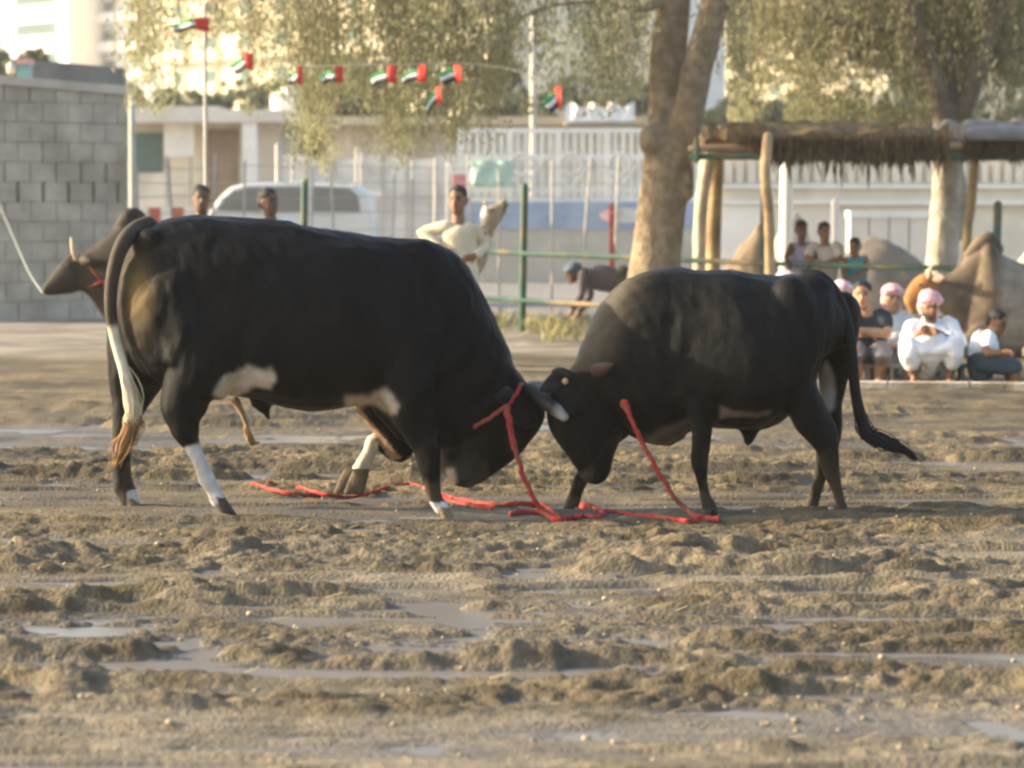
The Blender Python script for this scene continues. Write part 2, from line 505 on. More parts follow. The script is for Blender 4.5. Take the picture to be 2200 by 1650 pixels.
m_hoof_mud = mat("muddy_hoof", (.115, .085, .045), .7, .4, 14, .4, 60, dirt=(.05, .038, .024), dscale=9)
m_horn = mat("grey_horn", (.20, .175, .16), .45, .3, 12, .2, 50)
m_hair_b = mat("black_tail_hair", (.012, .011, .011), .6, .3, 20)
m_tan_hide = mat("tan_hide", (.36, .25, .16), .85, .3, 15)
m_hair_w = mat("tan_tail_hair", (.40, .23, .095), .75, .35, 14, dirt=(.20, .11, .045), dscale=5)
m_hair_c = mat("cream_tail_hair", (.66, .55, .37), .75, .2, 14)
m_horn_a = mat("horn_attr", (1, 1, 1), .5, .3, 14, .2, 50, attr=True)
m_eye = mat("dark_eye", (.008, .006, .005), .12, .1, 5, spec=.6)

def sect(top, bot, w, Y, pear=0.12, n=26, off=0.0):
    """closed ring from a top and a bottom outline point of the photo and a half width in metres"""
    a, bq = P(*top, Y), P(*bot, Y)
    c, h = (a + bq) / 2, (a - bq) / 2
    ring = []
    for q in np.linspace(0, 2 * math.pi, n, endpoint=False):
        s, cc = math.sin(q), math.cos(q)
        ss = math.copysign(abs(s) ** .92, s); c2 = math.copysign(abs(cc) ** .85, cc)
        ring.append(c + h * ss + np.array((0, w * c2 * (1 - pear * s) + off, 0)))
    return ring
def trunk(st, Y, up=4, pear=.12):
    A = np.array([(t[0], t[1], b_[0], b_[1], w, o[0] if o else 0.0) for t, b_, w, *o in st], float)
    A = cat_rom(A, up)
    return loft([sect(r[0:2], r[2:4], max(r[4], .01), Y, pear, off=r[5]) for r in A])
def limb(st, up=4, n=14, ry=.85):
    """st: (px, py, Y, radius)"""
    A = np.array(st, float)
    return tube(np.array([P(a[0], a[1], a[2]) for a in A]), A[:, 3], n, up=up, ry=ry)
def hide(o, amp=0.006):
    """loose skin: muscle relief, faint ribs and fine wrinkles"""
    v, nn = co(o), normals(o)
    w1 = fbm(v[:, 0] * 3.2 + v[:, 1] * 2, v[:, 2] * 3.0 + v[:, 1] * 3, 3, 5) - .5
    w2 = fbm(v[:, 0] * 11 + v[:, 1] * 6, v[:, 2] * 5 + v[:, 1] * 5, 3, 9) - .5
    w3 = fbm(v[:, 0] * 34 + v[:, 1] * 20, v[:, 2] * 14, 2, 15) - .5
    set_co(o, v + nn * ((w1 * 3.4 + w2 * 1.5 + w3 * .45) * amp)[:, None])
def neck_folds(o, root, p0, ax, cen, rad):
    v, nn = co(o), normals(o); px, py = unP(v + np.array(wloc(root)))
    t = (px - p0[0]) * ax[0] + (py - p0[1]) * ax[1]; t = t + 26 * (fbm(px / 60, py / 60, 3, 6) - .5)
    m = np.exp(-((px - cen[0]) ** 2 + (py - cen[1]) ** 2) / rad ** 2)
    set_co(o, v + nn * (.007 * m * (np.sin(t / 6.5) * .6 + np.sin(t / 11.0)))[:, None])
def inside(px, py, poly):
    poly = np.array(poly, float); r = np.zeros(px.shape, bool)
    j = len(poly) - 1
    for i in range(len(poly)):
        xi, yi = poly[i]; xj, yj = poly[j]
        k = ((yi > py) != (yj > py)) & (px < (xj - xi) * (py - yi) / (yj - yi + 1e-9) + xi)
        r ^= k; j = i
    return r
def soft(px, py, poly, rad=7):
    """0..1 mask of a polygon with a hairy soft edge"""
    m = np.zeros(px.shape)
    offs = [(0, 0)] + [(rad * f * math.cos(a), rad * f * math.sin(a)) for f in (.5, 1) for a in np.linspace(0, 2 * math.pi, 8, endpoint=False)]
    for dx, dy in offs: m += inside(px + dx, py + dy, poly)
    return m / len(offs)
def blend(c, m, colr, where=None):
    m = m if where is None else m * where
    c[:] = c * (1 - m[:, None]) + np.array(colr) * m[:, None]
def muddy(c, v, px, py):
    """dried mud on the lower legs, dust and grime over the coat"""
    n1 = fbm(v[:, 0] * 14, v[:, 2] * 9 + v[:, 1] * 6, 4, 77); n2 = fbm(v[:, 0] * 3 + v[:, 1] * 2, v[:, 2] * 2.4, 4, 79)
    f = sstep(.50, .03, v[:, 2]) * sstep(.46, .68, n1 + .18 * sstep(.3, .05, v[:, 2])) * .75
    blend(c, f, (.075, .058, .037))
    blend(c, sstep(.50, .72, n2) * .2, (.014, .0135, .012))
def claw_pair(root, at_, dr, m, size=.062, spread=(0, 1, 0)):
    """two claws of a hoof; at_: top of the hoof, dr: toe direction"""
    at_ = np.array(at_, float); dr = np.array(dr, float); dr /= np.linalg.norm(dr); sp = np.array(spread, float)
    for sg in (-1, 1):
        base = at_ + sp * sg * size * .36
        t = dr * size * 1.35
        dn = np.array((0, 0, -1.0)) if abs(dr[2]) < .8 else np.array((-1.0, 0, 0))
        rings = []
        for f, r, l in ((0, .55, .55), (.25, .62, .62), (.6, .60, .72), (.9, .56, .82), (1.0, .40, .66)):
            c = base + dr * size * (.1 + f * (.75 if abs(dr[2]) < .8 else 1.75)) + dn * size * 1.15 * f * (1 if abs(dr[2]) < .8 else .1)
            if abs(dr[2]) >= .8: ax1, ax2 = np.array((1.0, 0, 0)), sp
            else: ax1, ax2 = dr, sp
            rings.append([c + ax1 * math.cos(q) * size * l * .8 + ax2 * math.sin(q) * size * r * .55 for q in np.linspace(0, 2 * math.pi, 10, endpoint=False)])
        o = mesh_from("claw", *loft(rings), m, root, True)
def leaf_ear(name, base, tip, width, m, root, nrm=(0, -1, 0)):
    base, tip = np.array(base), np.array(tip); d = tip - base; ln = np.linalg.norm(d); d = d / ln
    nv = np.array(nrm, float); nv -= d * nv.dot(d); nv /= np.linalg.norm(nv); sd = np.cross(d, nv)
    rings = []
    for f in np.linspace(0, 1, 9):
        w = width * (math.sin(math.pi * (f * .82 + .14)) ** .8) * .5
        c = base + d * ln * f + nv * 0.02 * math.sin(f * 3)
        rings.append([c + sd * w * math.cos(q) + nv * (.012 * math.sin(q) - .02 * math.cos(q) ** 2 * (1 - f)) for q in np.linspace(0, 2 * math.pi, 12, endpoint=False)])
    o = mesh_from(name, *loft(rings), m, root, True)
    return o
def tuft(name, path, spread, n, m, root, r=.004, taper=.6, seed=1, mats=None):
    """strands of tail hair along a path of points, each strand a thin tapering lock"""
    g = np.random.default_rng(seed)
    path = cat_rom(np.array(path), 5); mb = MB()
    for k in range(n):
        i0 = g.integers(0, int(len(path) * .55)); i1 = g.integers(int(len(path) * .7), len(path))
        seg = path[i0:i1 + 1]
        f = np.linspace(0, 1, len(seg))[:, None]
        dirn = g.normal(0, 1, 3) * spread
        wob = np.stack([np.sin(f[:, 0] * 4 + g.random() * 6) * .25 * spread[0], 0 * f[:, 0], np.sin(f[:, 0] * 5 + g.random() * 6) * .15 * spread[2]], 1)
        fat = np.sin(np.clip(f * 1.05 + .05, 0, 1) * math.pi)
        pts = seg + dirn * (.35 * f + .65 * fat) + wob * f
        mb.tube(pts[::2] if len(pts) > 6 else pts, np.linspace(r, r * (1 - taper), len(pts[::2] if len(pts) > 6 else pts)), 5, cap=False)
    return mb.build(name, m, root, True)

# ---------------- left bull: black with white belly patches and a white switch
YB = 14.1
NB, FB = 13.87, 14.34          # near and far legs
bull_a = thing("bull", (-0.9, YB, 0), "larger black bull with a white belly patch and white sock, pushing from the left", "bull")
torso = trunk([((258, 570), (246, 640), .07), ((272, 522), (268, 715), .17), ((308, 489), (305, 795), .25), ((365, 468), (380, 826), .30), ((445, 461), (455, 838), .315),
               ((540, 469), (545, 862), .345), ((640, 480), (640, 884), .375), ((740, 497), (735, 878), .375), ((815, 510), (805, 866), .345), ((866, 515), (860, 872), .315), ((908, 513), (905, 880), .27), ((945, 530), (935, 885), .19)], YB)
neck = trunk([((862, 516), (815, 872), .25), ((918, 511), (845, 905), .245), ((988, 553), (868, 930), .225), ((1040, 640), (898, 948), .205), ((1080, 728), (935, 955), .175), ((1112, 800), (985, 955), .15), ((1140, 842), (1035, 940), .12)], YB, pear=.02)
head = trunk([((1118, 815), (1030, 872), .085), ((1152, 846), (1015, 895), .115), ((1170, 882), (1000, 922), .118), ((1150, 925), (972, 945), .108), ((1118, 966), (950, 966), .092), ((1078, 1006), (945, 990), .074), ((1046, 1030), (948, 1008), .07), ((1022, 1046), (957, 1024), .068), ((1004, 1052), (972, 1040), .045)], YB, pear=0)
nh = limb([(395, 600, NB + .10, .20), (415, 720, NB + .04, .20), (428, 790, NB, .165), (404, 838, NB, .115), (394, 878, NB, .105), (394, 907, NB, .076), (401, 933, NB, .060), (413, 960, NB, .048), (434, 1000, NB, .048), (446, 1030, NB, .051), (460, 1056, NB, .040), (467, 1074, NB - .01, .044)])
stifle = limb([(440, 700, NB + .06, .17), (470, 790, NB + .03, .11), (470, 835, NB + .03, .05)])
fh = limb([(310, 640, FB - .1, .18), (300, 760, FB - .05, .165), (288, 820, FB, .13), (279, 870, FB, .085), (268, 915, FB, .060), (262, 960, FB, .045), (264, 1015, FB, .037), (267, 1050, FB, .041), (277, 1070, FB, .042)])
nf = limb([(880, 720, NB + .06, .17), (876, 815, NB + .02, .145), (888, 880, NB, .108), (905, 925, NB, .078), (917, 962, NB, .060), (924, 1005, NB, .047), (931, 1040, NB, .038), (938, 1072, NB, .037), (950, 1092, NB, .042)])
ff = limb([(800, 790, FB - .08, .13), (800, 850, FB - .04, .10), (828, 905, FB, .078), (850, 948, FB, .064), (864, 972, FB, .052), (846, 970, FB, .040), (818, 955, FB, .030), (802, 946, FB, .030), (792, 975, FB, .028), (780, 1002, FB, .032), (772, 1016, FB, .037)])
shoulder = (lambda c, r: ball(P(*c), r, 20, 12))((898, 740, YB - .13), (.17, .15, .34))
thigh = ball(P(370, 690, YB - .17), (.20, .15, .30), 20, 12)
hip = ball(P(330, 520, YB - .13), (.10, .08, .07), 14, 8)
dewlap = trunk([((800, 840), (790, 862), .03), ((840, 850), (835, 915), .035), ((880, 860), (880, 955), .035), ((930, 870), (935, 962), .04), ((985, 880), (985, 958), .03)], YB, pear=0)
sheath = limb([(560, 862, YB, .07), (572, 885, YB, .035), (577, 900, YB, .018)])
body = fuse("body", [torso, neck, head, nh, stifle, fh, nf, ff, shoulder, thigh, hip, dewlap, sheath,
                     ball(P(1128, 900, YB - .11), (.05, .03, .035)), ball(P(985, 1035, YB - .05), (.03, .02, .03))], .0115, m_coat, bull_a, 5)
hide(body, .011); neck_folds(body, bull_a, (920, 700), (.71, .71), (1015, 815), 95)
v = co(body) + np.array(bull_a.location); px, py = unP(v)
nzv = fbm(v[:, 0] * 9, v[:, 2] * 9 + v[:, 1] * 4, 4, 3) - .5
pxn, pyn = px + nzv * 34, py + nzv * 34
c = np.tile((.0030, .0034, .0044), (len(v), 1))
def paint(mask, colr, c=None):
    c[mask] = colr
f = np.exp(-(((px - 296) / 30) ** 2 + ((py - 625) / 78) ** 2) * 1.1)
c = c * (1 - f[:, None]) + np.array((.125, .082, .032)) * f[:, None]  # brown rump tint, warm sunlight put into the coat colour
blend(c, soft(pxn, pyn, [(462, 850), (490, 815), (530, 788), (585, 792), (590, 812), (578, 832), (545, 834), (520, 852), (508, 872), (480, 868)]), (.46, .385, .31))
blend(c, soft(pxn, pyn, [(738, 852), (775, 848), (835, 838), (852, 870), (846, 892), (822, 880), (790, 862), (770, 884), (745, 880)]), (.43, .355, .285), v[:, 1] < YB + .3)
blend(c, soft(pxn * .6 + px * .4, pyn * .6 + py * .4, [(395, 968), (436, 952), (500, 1090), (425, 1100)], 4), (.56, .54, .52), v[:, 1] < YB)
paint((px < 815) & (px > 735) & (py > 925) & (v[:, 1] > YB + .12) & (py < 1035) & (px < 815 - (py - 925) * .1), (.66, .58, .44), c)
paint(inside(px, py, [(760, 862), (776, 880), (862, 985), (840, 990), (780, 905)]) & (v[:, 1] > YB + .1), (.30, .19, .13), c)
paint((px > 915) & (py > 1078) & (px < 1000), (.60, .60, .64), c)
paint((px > 272) & (px < 312) & (py > 1052) & (v[:, 1] > YB), (.55, .55, .57), c)
blend(c, soft(px, py, [(956, 1008), (976, 1004), (982, 1040), (962, 1044)], 6), (.50, .43, .34), v[:, 1] < YB + .02)
blend(c, np.exp(-((px - 1005) / 16) ** 2 - ((py - 1046) / 9) ** 2) * .8, (.03, .026, .026))
sock_ = c.max(1) > .2; c_s = c.copy(); muddy(c, v, px, py); c[sock_] = c_s[sock_] * .8 + c[sock_] * .2
set_col(body, c)
claw_pair(bull_a, P(468, 1066, NB), (.8, 0, -.2), m_hoof_dark, .062)
claw_pair(bull_a, P(276, 1066, FB), (.8, 0, -.2), m_hoof, .06)
claw_pair(bull_a, P(948, 1088, NB), (.85, 0, -.2), m_hoof, .06)
claw_pair(bull_a, P(768, 1004, FB - .04), (-.28, 0, -1), m_hoof_mud, .074, (.9, -.4, 0))
mesh_from("horn", *tube([P(1140, 838, YB - .10), P(1168, 862, YB - .19), P(1192, 878, YB - .25), P(1212, 896, YB - .28)], [.033, .034, .033, .023], 14, up=3), m_horn_a, bull_a, True)
mesh_from("horn", *tube([P(1140, 838, YB + .10), P(1168, 838, YB + .19), P(1190, 845, YB + .24), P(1200, 850, YB + .27)], [.045, .043, .036, .02], 14, up=3), m_horn, bull_a, True)
hv_ = co(bpy.data.objects["horn"]) + np.array(bull_a.location); hx = unP(hv_)[0] + (unP(hv_)[1] - 880) * .5
hf = sstep(1182, 1206, hx)[:, None]; set_col(bpy.data.objects["horn"], np.array((.010, .009, .009)) * (1 - hf) + np.array((.25, .22, .205)) * hf)
ear = leaf_ear("ear", P(1105, 845, YB - .10), P(1062, 856, YB - .27), .09, m_coat, bull_a); set_col(ear, (.012, .012, .013))
ear = leaf_ear("ear", P(1108, 845, YB + .10), P(1080, 850, YB + .26), .09, m_coat, bull_a); set_col(ear, (.012, .012, .013))
for sg in (-1, 1):
    mesh_from("eye", *ball(P(1118, 902, YB + sg * .118), (.02, .012, .016), 10, 7), m_eye, bull_a, True)
TY = 13.9
tail_pts = [(318, 486, YB - .02), (288, 496, YB - .1), (262, 528, TY), (246, 575, TY), (238, 630, TY), (239, 680, TY), (250, 735, TY), (265, 790, TY), (276, 835, TY), (283, 880, TY)]
tail = mesh_from("tail", *tube([P(*t) for t in tail_pts], [.05, .042, .038, .034, .031, .029, .027, .026, .03, .03], 12, up=4), m_coat, bull_a, True)
v = co(tail) + np.array(bull_a.location); px, py = unP(v)
c = np.tile((.055, .044, .033), (len(v), 1)).astype(float)
f = sstep(690, 712, py + (px - 247) * .5)
c = c * (1 - f[:, None]) + np.array((.66, .57, .42)) * f[:, None]
set_col(tail, c)
tuft("tail_switch", [P(262, 770, TY), P(276, 815, TY), P(287, 865, TY), P(286, 905, TY), P(280, 930, TY)], np.array((.018, .016, .014)), 240, m_hair_c, tail, .0045, .5, 4)
tuft("tail_tip", [P(285, 870, TY), P(288, 900, TY), P(280, 930, TY), P(262, 962, TY), P(248, 1002, TY)], np.array((.024, .02, .018)), 280, m_hair_w, tail, .0042, .7, 3)
mesh_from("sheath_cord", *tube([P(506, 862, YB), P(520, 888, YB), P(530, 915, YB), P(536, 940, YB)], [.022, .014, .010, .009], 10, up=4), m_tan_hide, bull_a, True)
tuft("sheath_tuft", [P(528, 910, YB), P(534, 935, YB), P(542, 952, YB), P(556, 950, YB)], np.array((.012, .01, .010)), 60, m_hair_w, bull_a, .004, .6, 8)

# ---------------- right bull: plain black, dusty
YR = 14.0
NR, FR = 13.80, 14.20
bull_b = thing("bull", (1.0, YR, 0), "smaller dusty black bull with lowered head, pushing from the right", "bull")
torso = trunk([((1395, 582), (1440, 925), .24), ((1441, 575), (1470, 928), .275), ((1500, 578), (1508, 915), .315), ((1560, 577), (1560, 922), .36), ((1620, 589), (1618, 925), .375), ((1680, 592), (1668, 905), .36), ((1732, 589), (1712, 862), .30), ((1775, 608), (1750, 786), .24), ((1804, 648), (1790, 752), .16), ((1821, 690), (1814, 740), .07)], YR)
neck = trunk([((1450, 576), (1500, 925), .25), ((1395, 580), (1460, 942), .255), ((1345, 603), (1430, 960), .235), ((1295, 655), (1385, 950), .21), ((1258, 722), (1345, 915), .175), ((1236, 775), (1325, 890), .14), ((1215, 808), (1305, 870), .10)], YR, pear=.02)
head = trunk([((1212, 800), (1290, 800), .085), ((1188, 828), (1325, 838), .118), ((1176, 868), (1338, 872), .122), ((1179, 912), (1338, 908), .115), ((1204, 948), (1330, 945), .10), ((1226, 980), (1318, 982), .082), ((1240, 1008), (1312, 1010), .074), ((1247, 1028), (1304, 1030), .07), ((1262, 1042), (1288, 1042), .045)], YR, pear=0)
nf = limb([(1490, 720, NR + .08, .18), (1496, 810, NR + .04, .15), (1508, 880, NR, .082), (1509, 920, NR, .060), (1508, 955, NR, .052), (1504, 988, NR, .046), (1509, 1026, NR, .030), (1515, 1063, NR, .029), (1522, 1085, NR, .035), (1526, 1096, NR, .038)])
ff = limb([(1400, 800, FR - .06, .14), (1375, 860, FR, .11), (1330, 915, FR, .082), (1288, 970, FR, .058), (1258, 1015, FR, .040), (1243, 1045, FR, .032), (1230, 1078, FR, .034), (1224, 1096, FR, .038)])
nh = limb([(1740, 650, NR + .14, .15), (1708, 750, NR + .05, .135), (1700, 812, NR + .02, .118), (1722, 864, NR, .088), (1750, 905, NR, .080), (1769, 935, NR, .068), (1779, 965, NR, .050), (1786, 1007, NR, .036), (1797, 1045, NR, .030), (1806, 1078, NR, .030), (1812, 1096, NR, .037)])
fh = limb([(1800, 670, FR - .16, .11), (1796, 740, FR - .08, .105), (1793, 790, FR - .04, .082), (1789, 838, FR, .062), (1787, 880, FR, .050), (1784, 920, FR, .048), (1778, 958, FR, .046), (1766, 1007, FR, .035), (1756, 1045, FR, .029), (1747, 1078, FR, .030), (1741, 1096, FR, .036)])
shoulder = ball(P(1480, 760, YR - .14), (.17, .15, .30), 20, 12)
thigh = ball(P(1700, 705, YR - .17), (.15, .14, .25), 20, 12)
hip = ball(P(1706, 622, YR - .10), (.09, .08, .05), 14, 8)
dew = trunk([((1318, 880), (1330, 915), .03), ((1355, 890), (1365, 945), .035), ((1400, 900), (1405, 960), .04), ((1440, 900), (1442, 962), .04), ((1475, 895), (1476, 945), .035)], YR, pear=0)
sheath = limb([(1605, 905, YR, .075), (1606, 935, YR, .042), (1605, 950, YR, .026)])
body = fuse("body", [torso, neck, head, nf, ff, nh, fh, shoulder, thigh, hip, dew, sheath,
                     ball(P(1225, 880, YR - .12), (.05, .03, .035)), ball(P(1262, 1025, YR - .05), (.03, .02, .025))], .0115, m_coat, bull_b, 5)
hide(body, .011); neck_folds(body, bull_b, (1420, 740), (-.8, .6), (1345, 810), 85)
v = co(body) + np.array(bull_b.location); px, py = unP(v)
nzv = fbm(v[:, 0] * 9, v[:, 2] * 9 + v[:, 1] * 4, 4, 3) - .5
pxn, pyn = px + nzv * 30, py + nzv * 30
c = np.tile((.0045, .0048, .0050), (len(v), 1)).astype(float)
f = np.exp(-((np.maximum(0, (px - (1262 + (760 - py) * .42))) / 55) ** 2)) * (py < 800) * (px < 1420)       # dusty crest of the neck
c = c * (1 - .8 * f[:, None]) + np.array((.075, .060, .040)) * (.8 * f)[:, None]
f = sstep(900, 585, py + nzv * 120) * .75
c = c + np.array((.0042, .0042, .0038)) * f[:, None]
blend(c, soft(px + nzv * 12, py + nzv * 12, [(1550, 873), (1575, 884), (1620, 886), (1662, 884), (1655, 896), (1600, 898), (1560, 900), (1546, 905)], 4), (.15, .105, .085), v[:, 1] < YR)
blend(c, soft(px + nzv * 12, py + nzv * 12, [(1385, 940), (1440, 915), (1480, 900), (1484, 940), (1440, 975), (1390, 968)], 8), (.12, .09, .075))
blend(c, soft(px + nzv * 14, py + nzv * 14, [(1772, 772), (1786, 790), (1793, 868), (1787, 888), (1750, 866), (1752, 826)], 6), (.42, .38, .335), v[:, 1] > YR + .02)
muddy(c, v, px, py)
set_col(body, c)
claw_pair(bull_b, P(1524, 1092, NR), (-.8, 0, -.2), m_hoof_dark, .058)
claw_pair(bull_b, P(1224, 1093, FR), (-.8, 0, -.2), m_hoof, .058)
claw_pair(bull_b, P(1813, 1094, NR), (-.8, 0, -.2), m_hoof_dark, .056)
claw_pair(bull_b, P(1740, 1094, FR), (-.8, 0, -.2), m_hoof_dark, .056)
for sg in (-1, 1):
    mesh_from("eye", *ball(P(1222, 882, YR + sg * .126), (.02, .012, .016), 10, 7), m_eye, bull_b, True)
ear = leaf_ear("ear", P(1262, 806, YR - .08), P(1318, 782, YR - .26), .075, m_coat, bull_b); set_col(ear, (.06, .04, .034))
ear = leaf_ear("ear", P(1226, 806, YR - .02), P(1162, 838, YR - .10), .10, m_coat, bull_b); set_col(ear, (.03, .031, .034))
mesh_from("ear_tag", *ball(P(1214, 819, YR - .14), (.016, .008, .016), 10, 6), mat("tan_ear_tag", (.50, .33, .16), .6, .1), bull_b, True)
mesh_from("horn", *tube([P(1218, 808, YR - .06), P(1200, 800, YR - .11), P(1190, 798, YR - .15)], [.034, .026, .012], 12, up=3), m_hoof_dark, bull_b, True)
mesh_from("horn", *tube([P(1218, 808, YR + .08), P(1205, 800, YR + .15), P(1195, 796, YR + .2)], [.034, .026, .012], 12, up=3), m_hoof_dark, bull_b, True)
tail = mesh_from("tail", *tube([P(1728, 598, YR), P(1762, 603, YR - .04), P(1792, 634, YR - .06), P(1813, 680, YR - .07), P(1826, 740, YR - .08), P(1833, 800, YR - .08), P(1839, 850, YR - .08), P(1850, 900, YR - .08), P(1862, 930, YR - .08)], [.05, .045, .04, .036, .032, .028, .027, .03, .02], 12, up=4), m_coat, bull_b, True)
set_col(tail, (.013, .0125, .012))
tuft("tail_switch", [P(1840, 850, YR - .08), P(1852, 905, YR - .08), P(1866, 935, YR - .08), P(1900, 950, YR - .08), P(1935, 965, YR - .08), P(1978, 990, YR - .08)], np.array((.024, .02, .022)), 300, m_hair_b, tail, .0042, .8, 5)

# ---------------- red ropes
m_rope = mat("red_webbing", (.46, .050, .040), .8, .35, 30, .8, 160, dirt=(.30, .12, .075), dscale=7)
m_rope_g = mat("green_cord", (.02, .13, .06), .7, .25, 30)
def on_ground(px, py, lift=.012):
    g = P(px, py, ground_Y(py))
    for _ in range(3):
        hgt = float(ground_h(g[0], g[1])); Yn = F * (CAM_Z - hgt - lift) / (py - 457.0)
        g = P(px, py, Yn)
    return g
def strap(pts, r=.0125, up=5, ry=.62):
    pts = cat_rom(np.array(pts), 6); r = np.interp(np.linspace(0, 1, len(pts)), np.linspace(0, 1, max(1, np.size(r))), np.atleast_1d(r).astype(float)) if np.size(r) > 1 else np.full(len(pts), float(r))
    g = np.random.default_rng(len(pts)); pts = pts + g.normal(0, .0022, pts.shape); r = r * g.uniform(.82, 1.12, len(r))
    return tube(pts, r, 8, up=1, ry=ry)
rope_a = thing("lead_rope", P(1160, 1095, 13.9), "red lead rope round the larger bull's neck, trailing over the mud", "rope")
collar = MB().add(*strap([P(1020, 917, YB - .205), P(1060, 893, YB - .215), P(1092, 868, YB - .20), P(1112, 842, YB - .15), P(1121, 822, YB - .05), P(1121, 818, YB + .05), P(1105, 850, YB + .17), P(1060, 900, YB + .19), P(1020, 930, YB + .12)], .011))
collar.build("collar", m_rope, rope_a, True)
hang = MB().add(*strap([P(1088, 872, YB - .205), P(1097, 925, YB - .21), P(1108, 970, YB - .2), P(1124, 1022, YB - .2), P(1146, 1068, YB - .2), P(1170, 1100, YB - .2), on_ground(1200, 1113)], [.019, .018, .0135, .0125, .012, .012, .012]))
hang.build("hanging_strap", m_rope, rope_a, True)
tr = MB()
tr.add(*strap([on_ground(*q) for q in [(1202, 1112), (1170, 1088), (1120, 1082), (1060, 1084), (1010, 1078), (955, 1066), (915, 1052), (880, 1042), (835, 1046), (790, 1060), (745, 1068), (700, 1062), (655, 1050), (610, 1040), (575, 1036)]], .0135))
tr.add(*strap([on_ground(*q) for q in [(542, 1040), (565, 1046), (600, 1056), (640, 1062), (690, 1066)]], .0135))
tr.add(*strap([on_ground(*q) for q in [(930, 1054), (965, 1074), (1010, 1086), (1060, 1092)]], .012))
tr.build("trailing_strap", m_rope, rope_a, True)
rope_b = thing("lead_rope", P(1400, 1105, 13.9), "red halter rope hanging from the smaller dusty bull, looped round its forefeet", "rope")
MB().add(*strap([P(1236, 800, YR - .06), P(1262, 808, YR - .13), P(1300, 830, YR - .155), P(1332, 862, YR - .165)], .009)).build("green_cord", m_rope_g, rope_b, True)
MB().add(*ball(P(1341, 866, YR - .185), (.020, .016, .030), 12, 8)).add(*strap([P(1336, 850, YR - .18), P(1350, 885, YR - .2), P(1344, 862, YR - .215)], .012)).build("knot", m_rope, rope_b, True)
MB().add(*strap([P(1343, 870, YR - .2), P(1358, 905, YR - .22), P(1382, 955, YR - .23), P(1412, 1010, YR - .23), P(1445, 1062, YR - .23), P(1470, 1090, YR - .22), on_ground(1496, 1112)], [.0135, .013, .012, .0115, .0115, .012, .012])).build("hanging_strap", m_rope, rope_b, True)
tr = MB()
tr.add(*strap([on_ground(*q) for q in [(1098, 1105), (1130, 1100), (1165, 1102), (1190, 1114), (1215, 1116), (1250, 1108)]], .015))
tr.add(*strap([on_ground(*q) for q in [(1250, 1088), (1275, 1090), (1298, 1104), (1280, 1112), (1255, 1108), (1240, 1112)]], .019))
tr.add(*strap([on_ground(*q) for q in [(1302, 1098), (1350, 1104), (1410, 1110), (1470, 1118), (1510, 1121), (1540, 1118)]], .0125))
tr.add(*strap([on_ground(*q) for q in [(1496, 1112), (1520, 1112), (1545, 1116), (1530, 1122), (1505, 1122)]], .013))
tr.build("trailing_strap", m_rope, rope_b, True)
# ------------------------------------------------------------------ haze: dusty evening air round the whole place
def box_faces(x0, x1, y0, y1, z0, z1):
    V = [(x, y, z) for z in (z0, z1) for x, y in ((x0, y0), (x1, y0), (x1, y1), (x0, y1))]
    return V, [(3, 2, 1, 0), (4, 5, 6, 7), (0, 1, 5, 4), (1, 2, 6, 5), (2, 3, 7, 6), (3, 0, 4, 7)]
HAZE = 0.0006
m_haze = bpy.data.materials.new("haze"); m_haze.use_nodes = True
nt = m_haze.node_tree; nt.nodes.clear()
ho = nt.nodes.new("ShaderNodeOutputMaterial"); hv = nt.nodes.new("ShaderNodeVolumePrincipled")
hv.inputs["Color"].default_value = (.93, .90, .84, 1); hv.inputs["Density"].default_value = HAZE; hv.inputs["Anisotropy"].default_value = 0.25
nt.links.new(hv.outputs[0], ho.inputs["Volume"])
haze = kind(mesh_from("haze", *box_faces(float(gx[0]) - 6, float(gx[-1]) + 6, float(gy[0]) - 6, float(gy[-1]) + 6, -1.3, 39), m_haze), "stuff")

